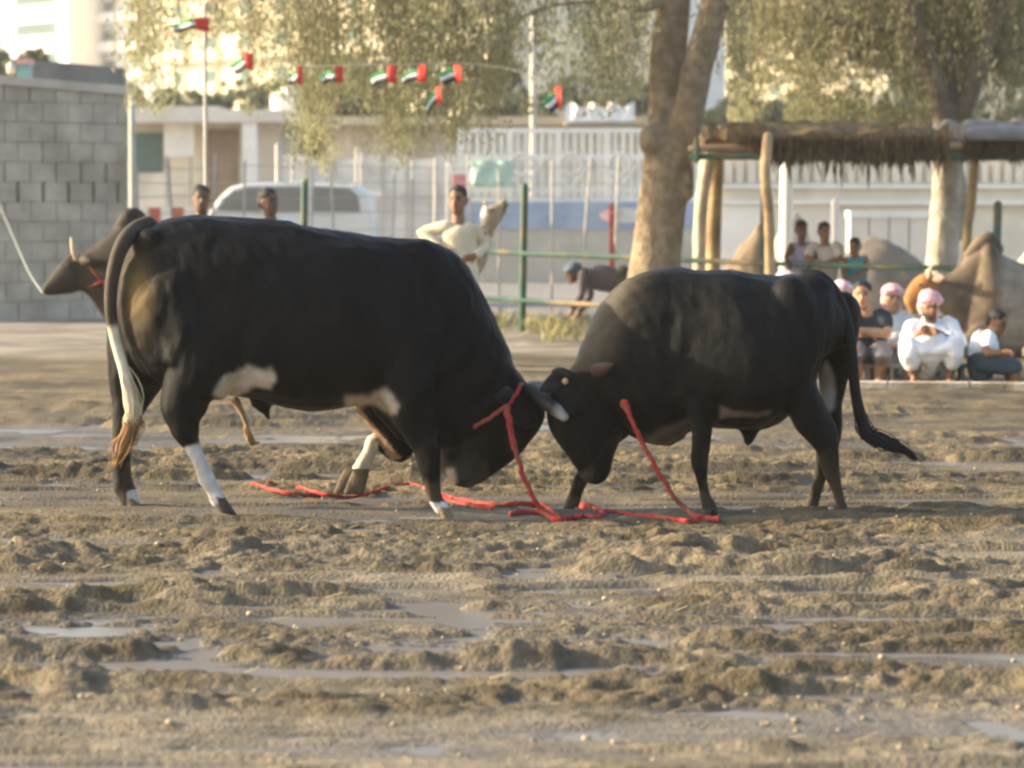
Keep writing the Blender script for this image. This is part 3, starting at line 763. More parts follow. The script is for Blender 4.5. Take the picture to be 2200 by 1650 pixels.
# ------------------------------------------------------------------ buildings far behind
m_white_wall = mat("white_render", (.80, .78, .74), .85, .06, .3)
m_cream_wall = mat("cream_render", (.74, .66, .48), .85, .10, .3, dirt=(.60, .52, .36), dscale=.25)
m_glass = mat("window_glass", (.10, .155, .15), .7, .2, .5, spec=.05)
m_roofgrey = mat("roof_grey", (.35, .34, .33), .9, .2, 1)
m_shade = mat("balcony_shade", (.30, .27, .22), .9, .2, .5)
def facade(name, label, origin, ang, width, depth, height, floor_h, cols, wall, win_w, win_h, balcony=False, band=None):
    """a block turned by ang about its front left corner; storeys of windows on the two sides in view"""
    root = thing(name, origin, label, "building")
    ca, sa = math.cos(ang), math.sin(ang)
    ox, oy, oz = origin
    def W(u, v, z): return (ox + u * ca - v * sa, oy + u * sa + v * ca, oz + z)
    mb = MB()
    V = [W(u, v, z) for z in (0, height) for u, v in ((0, 0), (width, 0), (width, depth), (0, depth))]
    mb.add(V, [(3, 2, 1, 0), (4, 5, 6, 7), (0, 1, 5, 4), (1, 2, 6, 5), (2, 3, 7, 6), (3, 0, 4, 7)])
    mb.build("wall", wall, root)
    rb = MB().box(W(width / 2, depth / 2, height + .5), (width + .5, depth + .5, 1.0), ang); rb.build("roof", m_roofgrey, root)
    step = width / cols
    nf = int(height / floor_h)
    me_f = me_p = None
    for f in range(nf):
        z = f * floor_h + floor_h * .5
        for k in range(cols):
            c = W((k + .5) * step, -.06, z)
            fr = mesh_from("window", *MB_box((win_w + .24, .14, win_h + .24)), wall if balcony else m_white_wall)
            fr.location = Vector(c) - Vector(origin); fr.rotation_euler.z = ang; fr.parent = root
            pn = mesh_from("pane", *MB_box((win_w, .06, win_h)), m_glass)
            pn.location = (0, -.06, 0); pn.parent = fr
            if balcony:
                bl = mesh_from("balcony", *MB_box((step * .78, 1.1, 1.0)), wall)
                bl.location = Vector(W((k + .5) * step, -.62, z - win_h * .5 - .25)) - Vector(origin); bl.rotation_euler.z = ang; bl.parent = root
    return root
def MB_box(s):
    b_ = MB().box((0, 0, 0), s); return b_.V, b_.F
def far(px, Y): return P(px, 470, Y)[0]
Yw = 300
facade("apartment_building", "white apartment block with long bands of greenish windows above the block wall", (far(18, Yw), Yw, 0), R(-47), 11, 4, 36, 3.05, 1, m_white_wall, 7.2, 1.25)
facade("apartment_building", "narrow white block with stacked balconies just right of the banded white block", (far(212, 296), 296, 0), R(-47), 9.5, 4, 34, 2.9, 2, m_white_wall, 1.8, 1.4, True)
facade("apartment_building", "long cream apartment block with many balconies seen through the hanging branches", (far(352, 270), 270, 0), R(-45), 43, 15, 34, 3.0, 9, m_cream_wall, 1.5, 1.5, True)
facade("apartment_building", "pale apartment block behind the fork of the big tree", (far(1120, 285), 285, 0), R(-46), 22, 5, 36, 3.0, 5, m_white_wall, 1.5, 1.4, True)
facade("apartment_building", "cream block far behind the thatched shelter, mostly hidden by foliage", (far(1545, 300), 300, 0), R(-46), 40, 6, 30, 3.0, 8, m_cream_wall, 1.5, 1.5, True)

# ------------------------------------------------------------------ trees beyond the shops
def leaf_cards(centres, sizes, dirs=None, aspect=.5, seed=0):
    """one folded leaf (two triangles sharing the midrib -> a quad) per centre, random turn unless dirs given"""
    g = np.random.default_rng(seed); n = len(centres)
    d = g.normal(0, 1, (n, 3)) if dirs is None else np.asarray(dirs, float) + g.normal(0, .35, (n, 3))
    d /= np.linalg.norm(d, axis=1)[:, None]
    r = g.normal(0, 1, (n, 3)); s = np.cross(d, r); s /= np.linalg.norm(s, axis=1)[:, None] + 1e-9
    L_ = np.asarray(sizes)[:, None]
    a = centres - d * L_ * .5; c = centres + d * L_ * .5
    nn = np.cross(d, s)
    b_ = centres + s * L_ * aspect * .5 + nn * L_ * .06; e = centres - s * L_ * aspect * .5 + nn * L_ * .06
    V = np.stack([a, b_, c, e], 1).reshape(-1, 3)
    Q = np.arange(4 * n).reshape(-1, 4)
    return V, Q
def leaves(name, centres, sizes, m, parent=None, dirs=None, aspect=.5, seed=0):
    V, Q = leaf_cards(centres, sizes, dirs, aspect, seed)
    o = mesh_np(name, V, Q, m, parent)
    t = np.repeat(np.random.default_rng(seed + 1).random(len(centres)), 4).astype(np.float32)
    a = o.data.attributes.new("tone", 'FLOAT', 'POINT'); a.data.foreach_set("value", t)
    return o
m_leaf_far = leaf_mat("far_tree_leaves", (.075, .095, .055), (.12, .135, .08), .4)
m_bark_far = mat("far_bark", (.16, .12, .08), .9, .3, 3)
def far_tree(label, px, top, Y, spread, seed, n=2600):
    g = np.random.default_rng(seed)
    x = P(px, 470, Y)[0]; h = P(px, top, Y)[2]; r = spread / S(Y)
    root = thing("tree", (x, Y, 0), label, "tree", "green trees beyond the shops")
    tr = MB()
    tr.tube([(x, Y, 0), (x + .1, Y, h * .3), (x, Y, h * .6)], [r * .09 + .1, r * .07 + .08, r * .04 + .03], 8, up=2)
    for k in range(5):
        a = k * 1.3 + g.random(); tr.tube([(x, Y, h * .3), (x + math.cos(a) * r * .4, Y + math.sin(a) * r * .4, h * .62)], [.12, .03], 6)
    tr.build("trunk", m_bark_far, root, True)
    # clumps through the volume
    nc = 34
    cc = g.normal(0, 1, (nc, 3)); cc /= np.linalg.norm(cc, axis=1)[:, None]; cc *= (g.random((nc, 1)) ** .45)
    cc = np.column_stack([x + cc[:, 0] * r * .85, Y + cc[:, 1] * r * .7, h * .60 + cc[:, 2] * h * .36])
    idx = g.integers(0, nc, n); off = g.normal(0, 1, (n, 3)); off /= np.linalg.norm(off, axis=1)[:, None]
    rc = (r * .30) * (0.6 + .7 * g.random(nc))
    pts = cc[idx] + off * rc[idx][:, None] * (g.random((n, 1)) ** .4)
    pts[:, 2] = np.clip(pts[:, 2], h * .12, h)
    leaves("crown", pts, g.uniform(.28, .6, n) * (Y / 100), m_leaf_far, root, None, .6, seed)
for args in [("dark bushy tree at the left edge above the block wall", 22, 55, 92, 105, 11), ("low tree below the banded white block", 150, 112, 100, 95, 12),
             ("tree below the narrow balcony block", 245, 128, 104, 90, 13), ("tree behind the shop's flat roof", 400, 165, 96, 120, 14),
             ("tree behind the white roof tank", 560, 140, 98, 130, 15), ("tree between the tank and the middle flags", 735, 125, 102, 150, 16),
             ("round tree under the middle of the flag line", 905, 150, 95, 120, 17), ("broad tree left of the pole with the single flag", 1065, 128, 100, 130, 18),
             ("tree right behind the single flag on the right", 1230, 165, 93, 120, 19), ("tree directly behind the big pale trunk", 1390, 150, 98, 130, 20),
             ("tree behind the left end of the thatched shelter", 1580, 185, 96, 130, 21), ("tree over the middle of the thatched roof", 1770, 150, 100, 150, 22),
             ("tree behind the forked tree on the right", 1980, 130, 97, 160, 23), ("tree at the right edge above the grey shelter roof", 2170, 140, 99, 140, 24)]:
    far_tree(*args)

# ------------------------------------------------------------------ shops, wall and railings behind the arena
m_plaster = mat("grey_plaster", (.68, .62, .52), .9, .15, .8, dirt=(.52, .47, .39), dscale=.6)
m_pale = mat("pale_concrete", (.70, .63, .53), .9, .15, .8)
m_cream_p = mat("cream_paint", (.82, .73, .57), .8, .15, .8, dirt=(.66, .58, .45), dscale=.7)
m_whitep = mat("white_paint", (.82, .78, .70), .6, .08, 2)
m_brown = mat("brown_door", (.24, .18, .13), .8, .3, 2)
m_bluep = mat("blue_paint", (.28, .36, .48), .7, .2, 1.2, dirt=(.40, .44, .48), dscale=.8)
m_greenp = mat("green_paint", (.03, .10, .07), .6, .3, 5, dirt=(.14, .10, .05), dscale=3)
m_greens = mat("green_sheet", (.44, .60, .49), .6, .15, 2)
m_pink = mat("pink_board", (.62, .22, .20), .7, .2, 2)
m_red = mat("red_paint", (.42, .08, .05), .7, .25, 3)
m_metal = mat("galvanised_pole", (.46, .43, .37), .6, .2, 2)
def wallbox(px0, px1, pt, pb, Y, th):
    """box whose front face covers the photo rectangle at distance Y; pb None = down to the ground"""
    a = P(px0, pt, Y); c = P(px1, pt, Y); z0 = 0.0 if pb is None else P(px0, pb, Y)[2]
    return ((a[0] + c[0]) / 2, Y + th / 2, (a[2] + z0) / 2), (abs(c[0] - a[0]), th, abs(a[2] - z0))
def slab(mb, *a): return mb.box(*wallbox(*a))
def up_pole(px, top, Y, r, name, label, m, cat="pole", bend=0, group=None):
    a = P(px, top, Y); root = thing(name, (a[0], Y, 0), label, cat, group)
    mb = MB().tube([(a[0], Y, -.1), (a[0] + bend / 2, Y, a[2] / 2), (a[0] + bend, Y, a[2])], [r * 1.1, r, r * .9], 8)
    mb.build("shaft", m, root, True)
    b2 = MB().box((a[0], Y, .02), (r * 4, r * 4, .05)); b2.build("base_plate", m, root)
    return root
Ys = 72
shop = thing("shop_building", P(430, 600, Ys), "low grey shop with a flat roof, a brown doorway and a pale pillar", "building")
shop.location.z = 0
m_ = MB(); slab(m_, 250, 600, 262, None, Ys, 6); m_.build("wall", m_plaster, shop)
m_ = MB()
for px0, px1, t0, t1 in ((245, 470, 228, 238), (470, 690, 236, 244)):
    c_, s_2 = wallbox(px0, px1, t0, 262, Ys - 1.2, 7.6); m_.box(c_, s_2)
m_.build("roof", m_pale, shop)
m_ = MB(); slab(m_, 438, 512, 278, None, Ys - .06, .12); d_ = m_.build("door", m_brown, shop)
m_ = MB(); slab(m_, 290, 350, 285, 370, Ys - .05, .1); m_.build("window", m_glass, shop)
for q in ((520, 552), ):
    m_ = MB(); slab(m_, q[0], q[1], 262, None, Ys - 1.1, .5); m_.build("pillar", m_whitep, shop)
sg_ = thing("sign_board", P(384, 400, Ys - .6), "white square notice board with a brighter corner in front of the grey shop", "sign board")
sg_.location.z = 0
m_ = MB(); slab(m_, 352, 416, 264, 336, Ys - .6, .08); m_.build("panel", m_whitep, sg_)
m_ = MB(); slab(m_, 356, 361, 336, None, Ys - .58, .05); m_.build("leg", m_metal, sg_)
m_ = MB(); slab(m_, 407, 412, 336, None, Ys - .58, .05); m_.build("leg", m_metal, sg_)
# round white water tank on the roof
tk = P(620, 262, 78); tk_r = 38 / S(78)
tank = thing("water_tank", (tk[0], 78, tk[2]), "white plastic water tank standing on the flat roof left of the flags", "water tank")
z0, z1 = P(620, 262, 78)[2], P(620, 190, 78)[2]
mesh_from("drum", *tube([(tk[0], 78, z0 + .1), (tk[0], 78, z0 + (z1 - z0) * .8), (tk[0], 78, z1 - .05)], [tk_r, tk_r, tk_r * .6], 20, cap=False), m_whitep, tank, True)
mesh_from("lid", *tube([(tk[0], 78, z1 - .06), (tk[0], 78, z1 + .05)], [tk_r * .4, tk_r * .35], 14, cap=False), m_whitep, tank, True)
st_ = MB()
for sx in (-1, 1):
    for sy in (-1, 1): st_.box((tk[0] + sx * tk_r * .6, 78 + sy * tk_r * .6, z0 / 2 + .05), (.15, .15, z0 + .1))
st_.build("stand", m_metal, tank)

# boundary wall with a blue band and an ornamental white railing
Yq = 60
bw = thing("boundary_wall", (P(1190, 500, Yq)[0], Yq, 0), "boundary wall with a blue painted band and a white ornamental railing on top", "wall")
m_ = MB(); slab(m_, 985, 1500, 492, None, Yq, .35); m_.build("base", mat("stained_plaster", (.50, .46, .39), .9, .2, .8, dirt=(.34, .31, .25), dscale=.9), bw)
m_ = MB(); slab(m_, 985, 1500, 434, 491.5, Yq - .03, .42); m_.build("blue_band", m_bluep, bw)
zt, zm, zb = P(1100, 280, Yq)[2], P(1100, 338, Yq)[2], P(1100, 434, Yq)[2]
x0_, x1_ = P(985, 300, Yq)[0], P(1500, 300, Yq)[0]
m_ = MB()
for z_, hh in ((zt, .10), (zm, .12), (P(1100, 408, Yq)[2], .08), (zb + .05, .08)): m_.box(((x0_ + x1_) / 2, Yq + .15, z_), (x1_ - x0_, .07, hh))
m_.build("rail", m_whitep, bw)
k = 0
for px in np.arange(990, 1500, 17.5):
    a_ = P(px, 300, Yq)[0]
    m_ = MB()
    w_ = .10 if k % 6 else .17
    m_.box((a_, Yq + .15, (zt + zb) / 2), (w_ * .8, .045 if k % 6 else .12, zt - zb))
    m_.build("baluster" if k % 6 else "post", m_whitep, bw)
    k += 1
for px in (1120, 1225, 1330, 1435):           # crossed braces and rings
    a_ = P(px - 50, 300, Yq)[0]; c_ = P(px + 50, 300, Yq)[0]
    m_ = MB()
    zl = P(px, 408, Yq)[2]
    m_.tube([(a_, Yq + .10, zm), ((a_ + c_) / 2, Yq + .10, zl), (c_, Yq + .10, zm)], .035, 6, cap=False)
    m_.tube([((a_ + c_) / 2 + .22 * math.cos(q), Yq + .09, (zm + zl) / 2 + .2 + .22 * math.sin(q)) for q in np.linspace(0, 2 * math.pi, 15)], .03, 6, cap=False)
    m_.build("brace", m_whitep, bw)
# the pale building behind the railing with its flat roof
pb_ = thing("market_building", (P(1000, 500, 82)[0], 82, 0), "long low building with a pale roof edge behind the white railing", "building")
m_ = MB(); slab(m_, 700, 1480, 268, None, 82, 8); m_.build("wall", m_plaster, pb_)
m_ = MB(); slab(m_, 660, 1490, 250, 268, 80.6, 10); m_.build("roof", mat("sand_roof", (.62, .49, .32), .9, .15, .6), pb_)
for i, px in enumerate(range(745, 1480, 58)):
    m_ = MB(); slab(m_, px, px + 38, 283, 318, 81.95, .12); w_ = m_.build("window", m_whitep, pb_)
    m_ = MB()
    slab(m_, px + 5, px + 17, 288, 313, 81.92, .06); slab(m_, px + 21, px + 33, 288, 313, 81.92, .06); m_.build("pane", m_pale, w_)
awn = thing("white_awning", P(1290, 250, 79), "white folded awning lying on the pale roof near the big trunk", "awning")
c0 = P(1215, 258, 79); c1 = P(1362, 256, 79)
V_, F_ = [], []
for i, f in enumerate(np.linspace(0, 1, 13)):
    q = c0 + (c1 - c0) * f; hh = .38 + .10 * math.sin(i * 1.7)
    V_ += [(q[0], 78.6, q[2] - .05), (q[0], 78.8 + .1 * math.sin(i * 2.1), q[2] + hh), (q[0], 80.2, q[2] + hh * .9), (q[0], 80.4, q[2] - .05)]
for i in range(12):
    for j in range(3): F_.append((i * 4 + j, i * 4 + 4 + j, i * 4 + 5 + j, i * 4 + 1 + j))
mesh_from("sheet", V_, F_, m_whitep, awn)
m_ = MB().box(((c0 + c1)[0] / 2, 79.5, (c0[2] + c1[2]) / 2 - .1), (c1[0] - c0[0], 1.5, .08)); m_.build("frame", m_metal, awn)

# boards and sheets hung at the railing
gs = thing("green_sheet", P(1055, 372, 59.4), "pale green plastic sheet hung on the railing behind the man in cream", "sheet")
g0, g1 = P(1008, 346, 59.4), P(1102, 402, 59.4)
V_, F_ = [], []
for j in range(7):
    for i in range(11):
        V_.append((g0[0] + (g1[0] - g0[0]) * (i / 10) + (.06 * (1 - i / 5) * j / 6 if i < 5 else 0), 59.4 + .05 * math.sin(i * 1.3 + j * .7), g0[2] + (g1[2] - g0[2]) * j / 6))
for j in range(6):
    for i in range(10): a_ = j * 11 + i; F_.append((a_, a_ + 1, a_ + 12, a_ + 11))
gsm = mesh_from("sheet", V_, F_, m_greens, gs, True); so = gsm.modifiers.new("t", 'SOLIDIFY'); so.thickness = .01
pkb = thing("pink_board", P(988, 370, 59.2), "tilted pink and white board above the head of the man in cream", "board")
m_ = MB(); c_, s_2 = wallbox(966, 1012, 352, 374, 59.2, .05); m_.box(c_, s_2, .1); m_.build("upper_panel", m_whitep, pkb)
m_ = MB(); c_, s_2 = wallbox(972, 1002, 374.3, 402, 59.2, .05); m_.box(c_, s_2, .1); m_.build("lower_panel", m_pink, pkb)
m_ = MB(); slab(m_, 985, 989, 402, None, 59.2, .05); m_.build("leg", m_metal, pkb)
wo_ = thing("white_board", P(1340, 463, 46), "white oval board on a red post beside the big trunk", "sign board")
wo_.location.z = 0
ov = [P(1340, 463, 46) + np.array((52 / S(46) * math.cos(q), dy, 16 / S(46) * math.sin(q))) for dy in (0, .06) for q in np.linspace(0, 2 * math.pi, 20, endpoint=False)]
mesh_from("panel", ov, [tuple(range(20))] + [tuple(reversed(range(20, 40)))] + [(i, (i + 1) % 20, 20 + (i + 1) % 20, 20 + i) for i in range(20)], m_whitep, wo_)
m_ = MB(); slab(m_, 1309, 1322, 438, None, 45.9, .09); m_.build("post", m_red, wo_)

# right part of the far side: pale wall with louvres and kerb blocks
rw = thing("panel_wall", (P(1850, 400, 62)[0], 62, 0), "long white panel wall with upright louvres under the thatched roof", "wall")
m_ = MB(); slab(m_, 1505, 2300, 345, None, 62, .3); m_.build("base", m_cream_p, rw)
m_ = MB(); slab(m_, 1505, 2300, 394, 405, 61.85, .14); slab(m_, 1505, 2300, 430, 440, 61.8, .19); m_.build("ledge", m_whitep, rw)
g_ = np.random.default_rng(5)
for px in range(1510, 2290, 24):
    m_ = MB(); slab(m_, px, px + 13 + g_.integers(0, 6), 332 + g_.integers(0, 6), 392, 61.88, .1); m_.build("louvre", m_cream_p, rw)
kb = thing("block_row", (P(1930, 480, 52)[0], 52, 0), "row of pale concrete barrier blocks behind the three boys", "barrier")
for i, px in enumerate(range(1826, 2010, 43)):
    c_, s_2 = wallbox(px, px + 40, 468 + (i % 2), None, 52, .5); m_ = MB().box(c_, s_2); blk = m_.build("block", m_pale, kb)
    c_, s_2 = wallbox(px - 1, px + 41, 453, 467, 51.95, .6); m_ = MB().box(c_, s_2); m_.build("cap", m_whitep, blk)
wd = thing("low_wall", (P(1760, 470, 55)[0], 55, 0), "white low wall across the road behind the shelter's front post", "wall")
m_ = MB(); slab(m_, 1530, 1640, 442, None, 55, .4); m_.build("panel", m_whitep, wd)
m_ = MB(); slab(m_, 1655, 1800, 438, None, 55, .4); m_.build("panel", m_pale, wd)
m_ = MB(); slab(m_, 1525, 1805, 430, 438, 54.9, .6); m_.build("cap", m_whitep, wd)
nb = thing("notice_board", P(782, 416, 55.5), "small white board fixed across the two close pale poles", "board")
m_ = MB(); slab(m_, 748, 820, 409, 425, 55.6, .05); m_.build("panel", m_whitep, nb)
m_ = MB(); slab(m_, 754, 757, 425, None, 55.62, .04); m_.build("leg", m_metal, nb)
m_ = MB(); slab(m_, 811, 814, 425, None, 55.62, .04); m_.build("leg", m_metal, nb)
m_mesh = mat("grey_blue_panel", (.72, .69, .62), .8, .12, 1.0, dirt=(.55, .52, .46))
pf_ = thing("panel_fence", (P(800, 480, 64)[0], 64, 0), "grey-blue panel fence behind the pale poles", "fence")
for i, px in enumerate(range(606, 985, 54)):
    m_ = MB(); slab(m_, px, px + 51, 334 + (i % 3) * 4, None, 64 + .04 * (i % 2), .06); m_.build("panel", m_mesh, pf_)
    m_ = MB(); slab(m_, px - 3, px + 1, 322, None, 63.9, .06); m_.build("post", m_metal, pf_)
wf_ = thing("wire_fence", (P(800, 480, 41)[0], 41, 0), "sagging wire fence on thin pale posts behind the larger bull", "fence")
gw = np.random.default_rng(8)
pxs = [300, 372, 458, 520, 668, 712, 842, 888, 1012, 1072, 1186, 1262, 1330]
for px in pxs:
    a_ = P(px, 345 + gw.integers(-12, 22), 41); MB().tube([(a_[0], 41, -.1), (a_[0] + gw.normal(0, .02), 41, a_[2] / 2), (a_[0] + gw.normal(0, .03), 41, a_[2])], .017, 6).build("post", m_metal, wf_, True)
for py in (360, 392, 424, 458, 494): MB().tube([P(px, py + gw.normal(0, 2), 41) for px in range(290, 1345, 50)], .006, 4, up=2, cap=False).build("wire", m_metal, wf_, True)
# earth mounds
m_mound = mat("mound_earth", (.21, .155, .10), .95, .35, 1.6, .6, 14)
m_mound2 = mat("mound_sand", (.50, .42, .31), .95, .2, 1.6, .5, 14)
def mound(name, px, top, Y, wpx, m, seed, ysc=.8, skew=0.0):
    c_ = P(px, top, Y); r_ = wpx / S(Y); h_ = c_[2]
    n = 34; V_ = []; F_ = []
    for j in range(n):
        for i in range(n):
            u, v_ = (i / (n - 1) - .5) * 2, (j / (n - 1) - .5) * 2
            d = math.hypot(u - skew * (1 - abs(u)), v_)
            z_ = h_ * max(0, 1 - d) ** .8 * (1 + .0) - .05
            V_.append((c_[0] + u * r_, Y + v_ * r_ * ysc, z_))
    V_ = np.array(V_); V_[:, 2] += (fbm(V_[:, 0] * 2.2, V_[:, 1] * 2.2, 4, seed) - .5) * .5 * np.clip(V_[:, 2] / .4, 0, 1)
    for j in range(n - 1):
        for i in range(n - 1): a_ = j * n + i; F_.append((a_, a_ + 1, a_ + n + 1, a_ + n))
    return kind(mesh_from(name, V_, F_, m, None, True), "structure")
mound("earth_mound", 1605, 452, 43, 95, m_mound, 3, .7, .35)
mound("sand_mound", 1705, 436, 50, 80, m_mound2, 5, .9, -.1)
mound("sand_mound", 1860, 500, 44, 260, mat("grey_mound_earth", (.20, .165, .125), .95, .25, 1.5, .5, 12), 8, .5, 0)
mound("sand_mound", 2240, 470, 40, 130, m_mound2, 9, .8, 0)
mound("sand_mound", 700, 462, 50, 330, mat("dusty_mound_earth", (.33, .29, .24), .95, .25, 1.5, .5, 12), 12, .3, 0)

# ------------------------------------------------------------------ the concrete block hut on the left
m_block = mat("hollow_block", (.45, .415, .355), .95, .22, 3.0, .6, 30, dirt=(.33, .30, .25), dscale=1.3, world_pos=True)
m_mortar = mat("mortar", (.40, .37, .315), .95, .2, 5)
m_coping = mat("coping_concrete", (.52, .475, .42), .9, .15, 2)
hut = thing("block_hut", (P(100, 690, 38.5)[0], 38.5, 0), "grey hollow-block hut with a sloping concrete coping at the left edge", "building")
A_, B_ = P(-75, 690, 38.2), P(274, 690, 39.6)
A_[2] = B_[2] = 0
dv = (B_ - A_); wl = float(np.linalg.norm(dv[:2])); dv = dv / wl; an = math.atan2(dv[1], dv[0]); nv = np.array((-dv[1], dv[0], 0))
hA, hB = P(-75, 172, 38.2)[2], P(274, 202, 39.6)[2]
core = MB()
q = [A_ + nv * .03, B_ + nv * .03 - dv * .01, B_ + nv * 3.5 - dv * .01, A_ + nv * 3.5]
Vc = [tuple(p) for p in q] + [tuple(p + np.array((0, 0, h_))) for p, h_ in zip(q, (hA, hB, hB, hA))]
core.add(Vc, [(3, 2, 1, 0), (4, 5, 6, 7), (0, 1, 5, 4), (1, 2, 6, 5), (2, 3, 7, 6), (3, 0, 4, 7)]); core.build("wall", m_mortar, hut)
BWD, BH = .372, .262
me_blk = bpy.data.meshes.new("block"); bb = MB().box((0, 0, 0), (BWD - .009, .10, BH - .008)); me_blk.from_pydata(bb.V, [], bb.F); me_blk.materials.append(m_block); me_blk.update()
gb = np.random.default_rng(4)
for row in range(15):
    z_ = (row + .5) * BH
    off = (row % 2) * BWD / 2
    kcol = 0
    u = -off
    while u < wl - .02:
        u0, u1 = max(u, 0), min(u + BWD, wl)
        if u1 - u0 > .06:
            c_ = A_ + dv * (u0 + u1) / 2 + nv * (-.012 + gb.normal(0, .004))
            hm = hA + (hB - hA) * ((u0 + u1) / 2 / wl)
            zlo, zhi = row * BH, min((row + 1) * BH, hm - .02)
            if zhi - zlo > .05:
                o = bpy.data.objects.new("block", me_blk); link(o, hut)
                o.location = Vector((c_[0], c_[1], (zlo + zhi) / 2)) - hut.location; o.rotation_euler.z = an
                o.scale = ((u1 - u0) / BWD * (1 - abs(gb.normal(0, .02))) * (.90 if row == 6 else .94 if row == 7 and gb.random() < .4 else 1), 1, (zhi - zlo) / BH)
        u += BWD
cp = MB()
q0, q1 = A_ - nv * .10 - dv * .05, B_ - nv * .10 + dv * .06
q = [q0, q1, q1 + nv * .45, q0 + nv * .45]
cp.add([tuple(p + np.array((0, 0, h_ - .02))) for p, h_ in zip(q, (hA, hB, hB, hA))] + [tuple(p + np.array((0, 0, h_ + .10))) for p, h_ in zip(q, (hA, hB, hB, hA))],
       [(3, 2, 1, 0), (4, 5, 6, 7), (0, 1, 5, 4), (1, 2, 6, 5), (2, 3, 7, 6), (3, 0, 4, 7)]); cp.build("coping", m_coping, hut)
pr = MB()
p0, p1 = P(62, 128, 41), P(266, 146, 42.2)
q = [np.array((p0[0], 41, 0)), np.array((p1[0], 42.2, 0)), np.array((p1[0], 42.5, 0)), np.array((p0[0], 41.3, 0))]
pr.add([tuple(p + np.array((0, 0, 2.9))) for p in q] + [tuple(p + np.array((0, 0, h_))) for p, h_ in zip(q, (p0[2], p1[2], p1[2], p0[2]))],
       [(3, 2, 1, 0), (4, 5, 6, 7), (0, 1, 5, 4), (1, 2, 6, 5), (2, 3, 7, 6), (3, 0, 4, 7)]); pr.build("parapet", mat("dark_parapet", (.22, .21, .19), .95, .2, 2), hut)
bx = thing("plastic_box", P(48, 170, 39.5), "teal plastic box with a pink lid on the hut's coping", "box")
m_ = MB(); slab(m_, 36, 62, 138, 165, 39.2, .3); m_.build("body", mat("teal_plastic", (.20, .40, .42), .5, .1), bx)
m_ = MB(); slab(m_, 33, 64, 126, 137.5, 39.15, .38); m_.build("lid", mat("pink_plastic", (.65, .34, .32), .5, .1), bx)
cn = thing("plastic_can", P(24, 160, 39.0), "small cream can beside the teal box on the hut's coping", "can")
a_ = P(24, 158, 39.1); z1 = P(24, 138, 39.1)[2]
mesh_from("body", *tube([(a_[0], 39.1, a_[2]), (a_[0], 39.1, z1)], 9 / S(39), 12, cap=False), mat("cream_plastic", (.75, .66, .50), .5, .1), cn, True)
mesh_from("cap", *tube([(a_[0], 39.1, z1), (a_[0], 39.1, z1 + .03)], 4 / S(39), 10, cap=False), m_whitep, cn, True)
# slack tether from the hut to the tethered bull
# red-white kerb strip in front of the shop
ks = thing("kerb_strip", (P(340, 455, 58)[0], 58, 0), "low red and white painted barrier right of the block hut", "barrier")
for i, px in enumerate(range(270, 420, 25)):
    m_ = MB(); slab(m_, px, px + 24, 446, None, 58, .3); m_.build("segment", m_red if i % 2 == 0 else m_pale, ks)

# poles
up_pole(283, 205, 44, .05, "steel_pole", "pale steel pole against the right end of the block hut", m_metal)
up_pole(440, 10, 31.6, .022, "flag_pole", "tall thin pole under the largest flag", m_metal)
up_pole(596, 312, 46, .038, "steel_pole", "pale pole behind the man in the white shirt", m_metal)
up_pole(628, 335, 56, .025, "steel_pole", "short thin pale pole right of the man in the white shirt", m_metal)
up_pole(766, 320, 56, .03, "steel_pole", "left one of two pale poles standing close together above the larger bull's back", m_metal)
up_pole(776, 330, 57, .03, "steel_pole", "right one of two pale poles standing close together above the larger bull's back", m_metal)
up_pole(935, 345, 56, .036, "steel_pole", "pale pole left of the man in cream", m_metal)
up_pole(962, 350, 57, .03, "steel_pole", "thin pale pole nearly touching the head of the man in cream", m_metal)
up_pole(1146, 40, 64, .075, "lamp_pole", "tall grey pole left of the single flag", m_metal)
up_pole(1690, 345, 40, .09, "white_post", "white post behind the shelter's front post", m_whitep, "post")
up_pole(1795, 435, 40, .06, "white_post", "short white post right behind the boy in the cream shirt", m_whitep, "post")

# ------------------------------------------------------------------ flags on the line
mf_red = mat("flag_red", (.70, .055, .035), .7, .1); mf_g = mat("flag_green", (.02, .30, .10), .7, .1); mf_w = mat("flag_white", (.80, .79, .76), .7, .05); mf_k = mat("flag_black", (.02, .02, .02), .7, .1)
def flag(px, py, w, h, droop, Y, label):
    """(px, py) = middle of the hoist edge on the right; stripes fly to the left and droop"""
    root = thing("flag", P(px, py, Y), label, "flag", "small flags hanging on the line")
    k = 1 / S(Y)
    def patch(name, u0, u1, v0, v1, m):
        V_, F_ = [], []; nu = 7
        for j in (0, 1):
            for i in range(nu):
                u = u0 + (u1 - u0) * i / (nu - 1); v_ = v0 + (v1 - v0) * j
                sag = droop * max(0, u - .28) ** 1.1
                lean = (0.25 + .3 * math.sin(px * 1.7)) * h * (v_ - .5)
                V_.append(P(px, py, Y) + np.array(((-u * w + lean * u) * k, .16 * math.sin(u * (5 + 2 * math.sin(px)) + px) * w * k, ((.5 - v_) * h * (1 - .35 * u) - sag + 3.0 * math.sin(u * 7 + px * .6) * u) * k)))
        for i in range(nu - 1): F_.append((i, i + 1, nu + i + 1, nu + i))
        o = mesh_from(name, V_, F_, m, root, True); so = o.modifiers.new("t", 'SOLIDIFY'); so.thickness = .003
    patch("red_band", 0, .34, 0, 1, mf_red)
    patch("green_stripe", .34, 1, .12, .37, mf_g)
    patch("white_stripe", .34, 1, .37, .63, mf_w)
    patch("black_stripe", .34, 1, .63, .88, mf_k)
